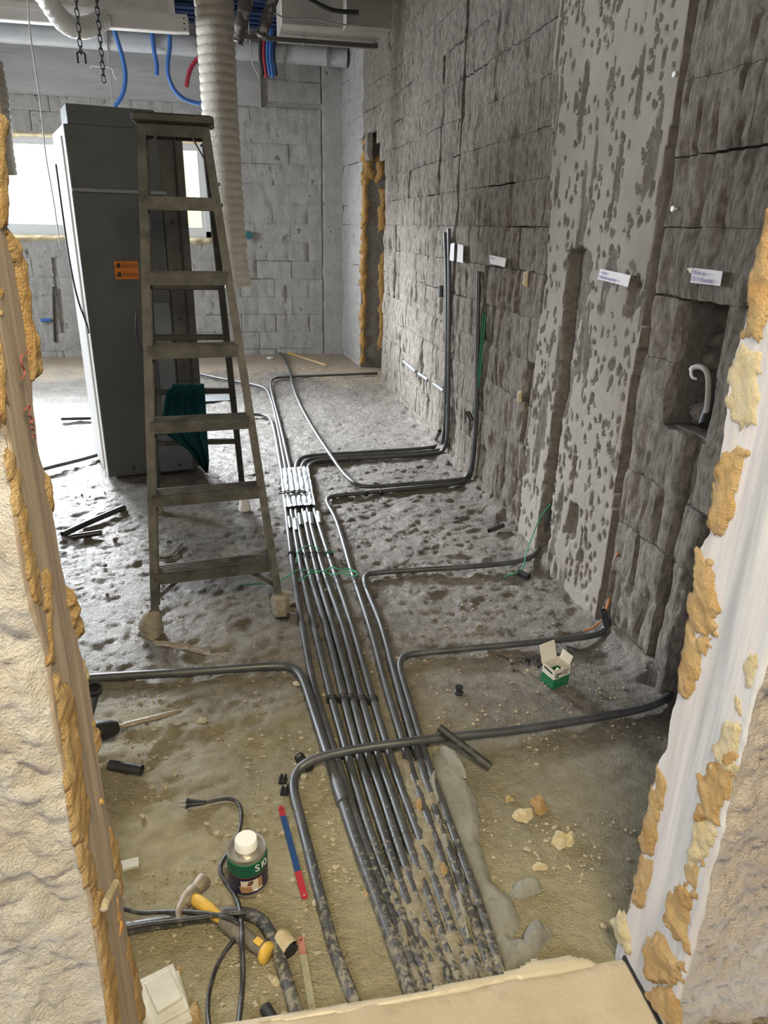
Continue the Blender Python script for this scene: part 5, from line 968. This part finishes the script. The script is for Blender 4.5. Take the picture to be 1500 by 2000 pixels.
# foam crumbs
for i, (poly, h, m, lab) in enumerate((([(986, 1557), (994, 1553), (1004, 1560), (1003, 1564), (990, 1565)], .012, m_foam, 'smallest orange foam crumb beyond the cream pieces'), ([(1036, 1566), (1052, 1558), (1064, 1568), (1069, 1580), (1058, 1592), (1046, 1588), (1044, 1578)], .03, m_foam, 'orange star-shaped foam crumb on the right floor'), ([(999, 1592), (1010, 1583), (1040, 1582), (1042, 1596), (1028, 1606), (1008, 1602)], .022, m_foamp, 'cream foam crumb beside the orange foam crumb'), ([(1078, 1645), (1086, 1624), (1104, 1632), (1112, 1624), (1122, 1632), (1120, 1650), (1104, 1653), (1092, 1660)], .028, m_foamp, 'largest cream foam crumb with a split middle on the right floor'), ([(1042, 1690), (1050, 1684), (1070, 1690), (1068, 1698), (1044, 1698)], .014, m_foamp, 'flat cream foam crumb nearest the mortar lump'),
        ([(1110, 1690), (1117, 1696), (1116, 1700)], .008, m_foamp, 'tiny cream flake on the right floor'), ([(1173, 1800), (1182, 1806), (1186, 1812), (1176, 1808)], .01, m_foamp, 'small cream flake at the right door foot'), ([(370, 1965), (384, 1955), (390, 1975), (394, 1998), (380, 2002), (366, 1990)], .02, m_foam, 'orange foam scrap at the bottom left by the cord'), ([(706, 1735), (716, 1737), (729, 1752), (727, 1757), (716, 1750)], .010, m_foam, 'orange foam sliver left of the conduit bundle'), ([(345, 1888), (354, 1887), (360, 1894), (352, 1904), (346, 1900)], .01, m_foam, 'orange foam chip below the hammer'), ([(528, 1912), (540, 1904), (548, 1914), (538, 1926)], .010, m_foamp, 'cream crumb left of the bending conduit')) ):
    P = [fl(*p)[:2] for p in poly]; tag(obj('foam_crumb', patch(P, .0028, h, .007, lambda U, V, hh: (U, V, hh * .62), seed=60 + i, ns=.012, na=.4), m, smooth=True, auto=60), lab, 'foam')
for p, lab in (((818, 1585), 'orange foam crumb lodged among the conduits, upper one'), ((865, 1715), 'pale orange foam crumb lodged among the conduits, lower one')):
    q = fl(*p); tag(obj('foam_crumb', patch([(q[0] - .008, q[1] - .016), (q[0] + .01, q[1] - .012), (q[0] + .008, q[1] + .016), (q[0] - .009, q[1] + .014)], .003, .035, .006, lambda U, V, h: (U, V, h + .012), seed=5), m_foam, smooth=True, auto=60), lab, 'foam')
# mortar
MP = [(846, 1468), (870, 1478), (893, 1490), (905, 1520), (930, 1560), (938, 1600), (934, 1640), (950, 1690), (960, 1722), (1000, 1762), (1014, 1800), (1000, 1832), (1062, 1842), (1050, 1872), (1010, 1892), (985, 1902), (970, 1850), (945, 1780), (915, 1690), (890, 1630), (868, 1570), (852, 1515)]
mo = tag(obj('mortar_bed', patch([fl(*p)[:2] for p in MP], .0045, .026, .02, lambda U, V, h: (U, V, h * .55), seed=80, na=.05, ns=.05), m_mortar, smooth=True), 'smooth grey mortar bed trowelled along the right side of the conduits', 'mortar')
for i, p in enumerate(([(998, 1745), (1004, 1725), (1030, 1718), (1052, 1724), (1054, 1738), (1036, 1746), (1015, 1752)], [(1022, 1838), (1030, 1815), (1050, 1806), (1076, 1822), (1070, 1840), (1050, 1858), (1030, 1855)], [(908, 1524), (906, 1506), (898, 1490), (872, 1472), (854, 1476), (876, 1502)])):
    tag(obj('mortar_lump', patch([fl(*q)[:2] for q in p], .004, .034, .018, lambda U, V, h: (U, V, h + (.015 if i == 2 else 0)), seed=90 + i, na=.35, ns=.03), m_mortar, smooth=True), ('dark grey mortar lump right of the mortar bed', 'crumbled mortar lump by the threshold sheet', 'broken mortar edge at the top of the mortar bed')[i], 'mortar')
cru = [(770, 1490), (840, 1475), (880, 1600), (905, 1680), (945, 1780), (985, 1905), (1000, 1960), (830, 1985), (800, 1915), (770, 1830), (740, 1750), (760, 1700), (800, 1640), (780, 1560)]
tag(obj('mortar_crust', patch([fl(*p)[:2] for p in cru], .0045, .021, .03, lambda U, V, h: (U, V, h + .012 * fbm(U / .04, V / .09, 5, 4)), seed=85, na=.25, ns=.025), m_mud, smooth=True), 'dry crumbly mortar filling the gaps between the near conduits', 'mortar', kind='stuff')
for i, p in enumerate(([(845, 1590), (862, 1585), (880, 1650), (868, 1660)], [(884, 1742), (902, 1735), (925, 1830), (908, 1835)], [(772, 1800), (790, 1795), (804, 1840), (790, 1850)], [(838, 1520), (850, 1510), (862, 1560), (850, 1570)], [(905, 1860), (922, 1850), (932, 1895), (915, 1900)])):
    tag(obj('mortar_smear', patch([fl(*q, .03)[:2] for q in p], .004, .046, .014, lambda U, V, h: (U, V, h), seed=120 + i, na=.3, ns=.03, edge=1.0), m_mortar if i != 2 else m_mud, smooth=True), f'mortar smear lying over the conduits, {("upper right", "large lower", "left near", "topmost", "nearest the threshold")[i]} one', 'mortar')
# stones and grit
bank = []
for k in range(10):
    mb = MB(); r_ = np.random.RandomState(k); U, V = np.meshgrid(np.linspace(0, 2 * math.pi, 9), np.linspace(.12, math.pi - .12, 5)); rr_ = 1 + .5 * (r_.rand(5, 9) - .5); rr_[:, -1] = rr_[:, 0]
    P = np.stack([rr_ * np.sin(V) * np.cos(U), .75 * rr_ * np.sin(V) * np.sin(U), .5 * rr_ * np.cos(V) + .42], -1); mb.grid(P); mb.f.append(tuple(range(0, 8))); mb.m.append(0); mb.f.append(tuple(range(36, 44))[::-1]); mb.m.append(0); bank.append(mb)
named = [(1185, 1, 0)]
stones = [((580, 1339), .034, 'pale round stone beside the thick conduit bend'), ((587, 1430), .018, 'upright cream pebble left of the thick conduit'), ((404, 1612), .020, 'flat cream chip lying below the plug'), ((425, 1628), .020, 'slanted pale chip beside the cord curve'), ((616, 1765), .026, 'angular pale stone right of the hacksaw blade'), ((594, 1518), .030, 'pale stone inside the crossing conduit bend'), ((490, 1445), .022, 'whitish stone on the floor above the plug, larger one'), ((448, 1457), .020, 'brownish stone on the floor above the plug'), ((278, 1595), .024, 'grey stone lying left below the plug'), ((395, 1410), .040, 'rough clod on the floor right of the power tool'), ((632, 1357), .018, 'small cream stone touching the thick conduit'), ((621, 1472), .016, 'cream stone behind the crossing conduit bend'), ((650, 1612), .010, 'white pebble between crossing conduit and thick conduit'), ((325, 1790), .014, 'grey pebble under the cord left of the hammer'), ((210, 1163), .022, 'cream chip on the dark floor left of the ladder'), ((668, 1108), .018, 'dark stone under the twine'), ((660, 1072), .026, 'pale flake stone right of the bundle'), ((665, 1096), .024, 'dark stone in a hollow right of the bundle'), ((225, 1055), .034, 'dark clod on the floor left of the ladder'), ((205, 1105), .030, 'dark rubble bit below the offcuts'), ((272, 1008), .016, 'black pebble behind the left ladder rail'), ((1120, 1437), .014, 'cream pebble below the crossing conduit'), ((980, 1110), .022, 'pale stone under the conduit turning to the column chase'), ((315, 1930), .022, 'grey stone above the tile stack'), ((500, 1965), .018, 'pale pebble near the threshold left of the bending conduit'), ((598, 1768), .008, 'white crumb under the hacksaw blade end'), ((1030, 1660), .02, 'greyish flake right of the mortar bed'), ((205, 965), .018, 'dark stone left of the cabinet foot'), ((160, 968), .02, 'dark stone on the wet floor at far left'), ((720, 850), .016, 'dark stone on the far floor right of the loose conduit')]
for i, (p, s, lab) in enumerate(stones):
    c = onfloor(p); mb = MB(); b0 = bank[i % 10]; a = rnd.uniform(0, 6); V = np.array(b0.v) * s * .46; V = V @ np.array([[math.cos(a), math.sin(a), 0], [-math.sin(a), math.cos(a), 0], [0, 0, 1]]); mb.add(V + [c[0], c[1], max(c[2], -.004) + .001], b0.f)
    tag(obj('stone', mb, m_stone if 'dark' not in lab and 'black' not in lab else m_pit, base=c), lab, 'stone')
N_ = 9000; rs_ = np.random.RandomState(5); gx = rs_.uniform(-.5, 1.35, N_); gy = 1.0 + rs_.gamma(1.6, .55, N_); ok = (fbm(gx / .22, gy / .22, 40, 3) > -.12) & (gy < 4.5); gx, gy = gx[ok], gy[ok]; gs = .0012 + .0016 * rs_.rand(len(gx)) ** 2 + .0068 * rs_.rand(len(gx)) ** 9
gz = hfloor(gx, gy) + gs * .3; oc = np.array([(1, 0, 0), (0, 1, 0), (-1, 0, 0), (0, -1, 0), (0, 0, .8), (0, 0, -.8)]); of = np.array([(0, 1, 4), (1, 2, 4), (2, 3, 4), (3, 0, 4), (1, 0, 5), (2, 1, 5), (3, 2, 5), (0, 3, 5)])
jit = 1 + .6 * (rs_.rand(len(gx), 6, 1) - .5); VV = (np.stack([gx, gy, gz], 1)[:, None] + oc[None] * gs[:, None, None] * jit).reshape(-1, 3); FF = (of[None] + 6 * np.arange(len(gx))[:, None, None]).reshape(-1, 3)
tag(obj('floor_grit', MB().add(VV.tolist(), FF.tolist()), m_grit, base=(0, 2, 0)), 'fine grit and dust specks strewn over the near floor', 'grit', kind='stuff')
# box of clips
c = fl(1086, 1322); b0_, b1_, b2_ = fl(1060, 1327), fl(1079, 1347), fl(1110, 1334)
dx = (b2_ - b1_); dy = (b0_ - b1_); bx = thing('clip_box', (b0_ + b2_) / 2, 'small open green and white carton standing on the right floor', 'carton'); T = .0025
wx, wy = np.linalg.norm(dx), np.linalg.norm(dy); ux, uy = dx / wx, dy / wy; uy = uy - ux * (ux @ uy) * .6; uy /= np.linalg.norm(uy); hg, hh_ = .040, .078
def pt(u, v, z): return b1_ + ux * u * wx + uy * v * wy + np.array([0, 0, z])
def wallq(mb, a, b_, z0, z1, mi=0):
    nrm = np.cross(b_ - a, [0, 0, 1]); nrm /= np.linalg.norm(nrm); q = [a + [0, 0, z0], b_ + [0, 0, z0], b_ + [0, 0, z1], a + [0, 0, z1]]
    mb.add(q + [p - nrm * T for p in q], [(0, 1, 2, 3), (7, 6, 5, 4), (0, 4, 5, 1), (1, 5, 6, 2), (2, 6, 7, 3), (3, 7, 4, 0)], mi)
q00, q10, q11, q01 = pt(0, 0, 0), pt(1, 0, 0), pt(1, 1, 0), pt(0, 1, 0); mb = MB()
for a, b_ in ((q00, q10), (q10, q11), (q11, q01), (q01, q00)): wallq(mb, a, b_, 0, hg, 1); wallq(mb, a, b_, hg, hh_, 0)
mb.add([q00 + [0, 0, .002], q10 + [0, 0, .002], q11 + [0, 0, .002], q01 + [0, 0, .002]], [(0, 1, 2, 3)], 0); obj('carton_body', mb, [m_card, m_cardg], bx)
mb = MB(); wallq(mb, q01 + (q11 - q01) * 0, q01 * .25 + q11 * .75 if False else q11, hh_, hh_ + .01); 
a, b_ = q01 + uy * .0, q00
mb = MB(); top_ = [q01 + [0, 0, hh_], q00 * .0 + q01 + (q11 - q01) * .78 + [0, 0, hh_]]; mb.obox((q01 + q11) / 2 - ux * .008 + [0, 0, hh_ + .028] + uy * .012, ux * wx * .46, np.array([0, 0, .032]) + uy * .012, -uy * T * .5); obj('lid_flap', mb, m_card, bx)
mb = MB(); mb.obox((q10 + q11) / 2 + [0, 0, hh_ + .014] + ux * .006, uy * wy * .42, np.array([0, 0, .016]) + ux * .006, ux * T * .5, 0); obj('side_flap', mb, m_card, bx)
mb = MB()
nx = np.cross(ux, [0, 0, 1]); ny = -ux
for u0, u1, z0, z1 in ((.08, .46, .056, .062), (.55, .9, .063, .066), (.08, .30, .046, .052), (.5, .85, .050, .053), (.5, .85, .057, .0595)): mb.add([pt(u0, 0, z0) + nx * .0006, pt(u1, 0, z0) + nx * .0006, pt(u1, 0, z1) + nx * .0006, pt(u0, 0, z1) + nx * .0006], [(0, 1, 2, 3)])
for v0, v1, z0, z1 in ((.15, .85, .058, .066),): mb.add([pt(0, v0, z0) + ny * .0006, pt(0, v1, z0 + .004) + ny * .0006, pt(0, v1, z1 + .004) + ny * .0006, pt(0, v0, z1) + ny * .0006], [(0, 1, 2, 3)])
obj('carton_print', mb, m_cand, bx)
mb = MB()
for v0, z0 in ((.2, .012), (.35, .02), (.6, .014), (.45, .028)): mb.add([pt(0, v0, z0) + ny * .0006, pt(0, v0 + .12, z0) + ny * .0006, pt(0, v0 + .12, z0 + .003) + ny * .0006, pt(0, v0, z0 + .003) + ny * .0006], [(0, 1, 2, 3)])
for u0, z0 in ((.15, .03), (.15, .022), (.55, .022), (.6, .012)): mb.add([pt(u0, 0, z0) + nx * .0006, pt(u0 + .3, 0, z0) + nx * .0006, pt(u0 + .3, 0, z0 + .0025) + nx * .0006, pt(u0, 0, z0 + .0025) + nx * .0006], [(0, 1, 2, 3)])
obj('carton_small_print', mb, m_galvl, bx)
for k in range(5): obj('white_clip', MB().obox(pt(.3 + .12 * k, .3 + .1 * (k % 3), .045 + .008 * (k % 2)), (.008, .004, .006), (-.002, .004, .002), (0, -.002, .004)), m_white, bx)
# black cable ties
c = fl(1031, 1297)
for k in range(16):
    if k < 11: a0, L, o = k * 2 * math.pi / 11 + rnd.uniform(-.2, .2), rnd.uniform(.03, .05), c + [rnd.uniform(-.006, .006), rnd.uniform(-.006, .006), .012 + .003 * (k % 4)]
    else: q = ((991, 1287), (1000, 1296), (1003, 1310), (1050, 1290), (1052, 1303))[k - 11]; a0, L, o = (2.2, .0, 5.5, .9, .4)[k - 11], .045, fl(*q, .008)
    d = np.array([math.cos(a0), math.sin(a0), .25 if k < 11 else 0.05]); P = smooth_path([o, o + d * L * .5 + [0, 0, .004], o + d * L + [0, 0, -.004]], 2); mb = MB().tube(P, .0022, 5, flat=.6); mb.obox(o + [0, 0, 0], (.004, 0, 0), (0, .0035, 0), (0, 0, .003))
    tag(obj('wall_plug', mb, m_dark), ('black nail plug in the spiky heap beside the carton' if k < 11 else ('loose black nail plug left of the heap, farthest one', 'loose black nail plug left of the heap, middle one', 'loose black nail plug left of the heap, nearest one', 'loose black nail plug between heap and carton, farther one', 'loose black nail plug between heap and carton, nearer one')[k - 11]), 'plug', 'black nail plugs heaped beside the carton' if k < 11 else None)
tag(obj('black_knob', MB().lathe([(.016, 0), (.017, .006), (.011, .010), (.010, .022), (.014, .024), (.013, .030), (.006, .030)], fl(896, 1354), 14), m_dark, smooth=True, auto=40), 'small black plastic knob alone on the floor right of the bundle', 'knob')
tag(obj('wood_sliver', MB().bar(fl(1105, 1262, .012), fl(1155, 1275, .006), .006, .004), m_steel), 'thin dark sliver lying behind the carton', 'sliver')
# power tool at the left door edge
tb = fl(185, 1445); tool = thing('rotary_hammer', tb, 'grey and red rotary hammer with a chisel, half hidden by the left door edge', 'power tool')
ca, cbp = fl(230, 1420, .05), fl(356, 1388, .012); d = (cbp - ca) / np.linalg.norm(cbp - ca)
obj('chuck', MB().tube([ca - d * .085, ca - d * .06, ca - d * .02, ca], [.034, .034, .028, .018], 18), m_dark, tool, smooth=True, auto=40)
obj('chuck_ring', MB().tube([ca - d * .10, ca - d * .082], [.040, .040], 18), m_greytool, tool, smooth=True, auto=40)
bb = ca - d * .10; obj('gear_housing', MB().tube([bb - d * .16, bb - d * .12, bb - d * .03, bb], [.045, .05, .046, .036], 18), m_greytool, tool, smooth=True, auto=50)
obj('motor_body', MB().obox(bb - d * .14 + [0.03, -.06, .005], d * .06, np.array([.012, -.055, 0]), np.array([0, 0, .045]), 0, .012), m_redplastic, tool, smooth=True, auto=50)
s0 = bb - d * .01; obj('side_handle', MB().tube([s0 + [0, 0, 0], s0 * .5 + fl(184, 1352, .175) * .5, fl(184, 1352, .178)], [.014, .017, .018], 14), m_greytool, tool, smooth=True, auto=50)
obj('depth_ring', MB().lathe([(.018, 0), (.026, .004), (.027, .02), (.020, .02), (.019, .006)], fl(184, 1352, .175), 18, 0, (.1, -.2, 1)), m_dark, tool, smooth=True, auto=40)
obj('chisel', MB().tube([ca - d * .01, ca + d * .02, ca + d * .025, ca + d * .17, cbp], [.008, .008, .011, .011, .006], 8, flat=.8), m_hsteel, tool, smooth=True, auto=40)
# odds and ends on the far floor
a, b_ = fl(549, 684, .012), fl(637, 713, .012); pn = thing('carpenter_stick', (a + b_) / 2, 'yellow-ended wooden stick lying near the far doorway', 'stick'); mm = a + (b_ - a) * .4
obj('yellow_part', MB().bar(a, mm, .03, .016), m_yel, pn); obj('plain_part', MB().bar(mm, b_, .03, .016), m_wood, pn)
tag(obj('pipe_stopper', MB().lathe([(.05, 0), (.05, .02), (.04, .022), (.04, .03), (.0, .03)], fl(526, 690), 18), m_white, smooth=True, auto=40), 'white round cap lying on the far floor by the loose conduit', 'cap')
tag(obj('pipe_stopper', MB().lathe([(.045, 0), (.045, .012), (.036, .016), (.0, .016)], fl(528, 700), 18), m_white, smooth=True, auto=40), 'flatter white cap nearer the camera beside the round cap', 'cap')
tag(obj('floor_sheet', MB().obox(fl(420, 778, .004), (.14, .02, 0), (-.02, .12, 0), (0, 0, .003)), m_galvl), 'thin pale sheet lying on the floor behind the ladder', 'sheet')
t = thing('plastic_spoon', fl(155, 1140), 'small white spoon-shaped plastic scrap on the dark floor left of the ladder', 'scrap'); obj('bowl', MB().lathe([(.0, 0), (.016, .004), (.018, .009), (.012, .012)], fl(152, 1143), 14), m_white, t, smooth=True); obj('stem', MB().bar(fl(156, 1140, .007), fl(165, 1135, .007), .009, .005), m_white, t)
c = fl(553, 1178); tag(obj('tin_lid', MB().lathe([(.058, 0), (.064, .006), (.064, .016), (.060, .018), (.056, .007), (.0, .006)], c + [0.012, .02, 0], 32), m_tin, smooth=True, auto=40), 'shiny tin lid behind the right front ladder foot', 'lid')
for p, q, lab in (((310, 1085), (352, 1062), 'curved dark scrap under the ladder, at the left rail'), ((498, 1078), (520, 1070), 'flat brown scrap under the ladder, right side')): tag(obj('scrap', MB().tube(smooth_path([fl(*p, .008), fl((p[0] + q[0]) / 2, p[1] + 2, .01), fl(*q, .008)], 2), .016, 6, flat=.3), m_pit), lab, 'scrap')
P = smooth_path([fl(*p, .006) for p in ((602, 1858), (615, 1866), (621, 1860))], 1); tag(obj('leaf_scrap', patch([fl(*p)[:2] for p in ((602, 1856), (614, 1858), (630, 1858), (616, 1866))], .003, .006, .006, lambda U, V, h: (U, V, h), seed=3), m_stone), 'folded grey scrap right of the dusty saw blade', 'scrap')
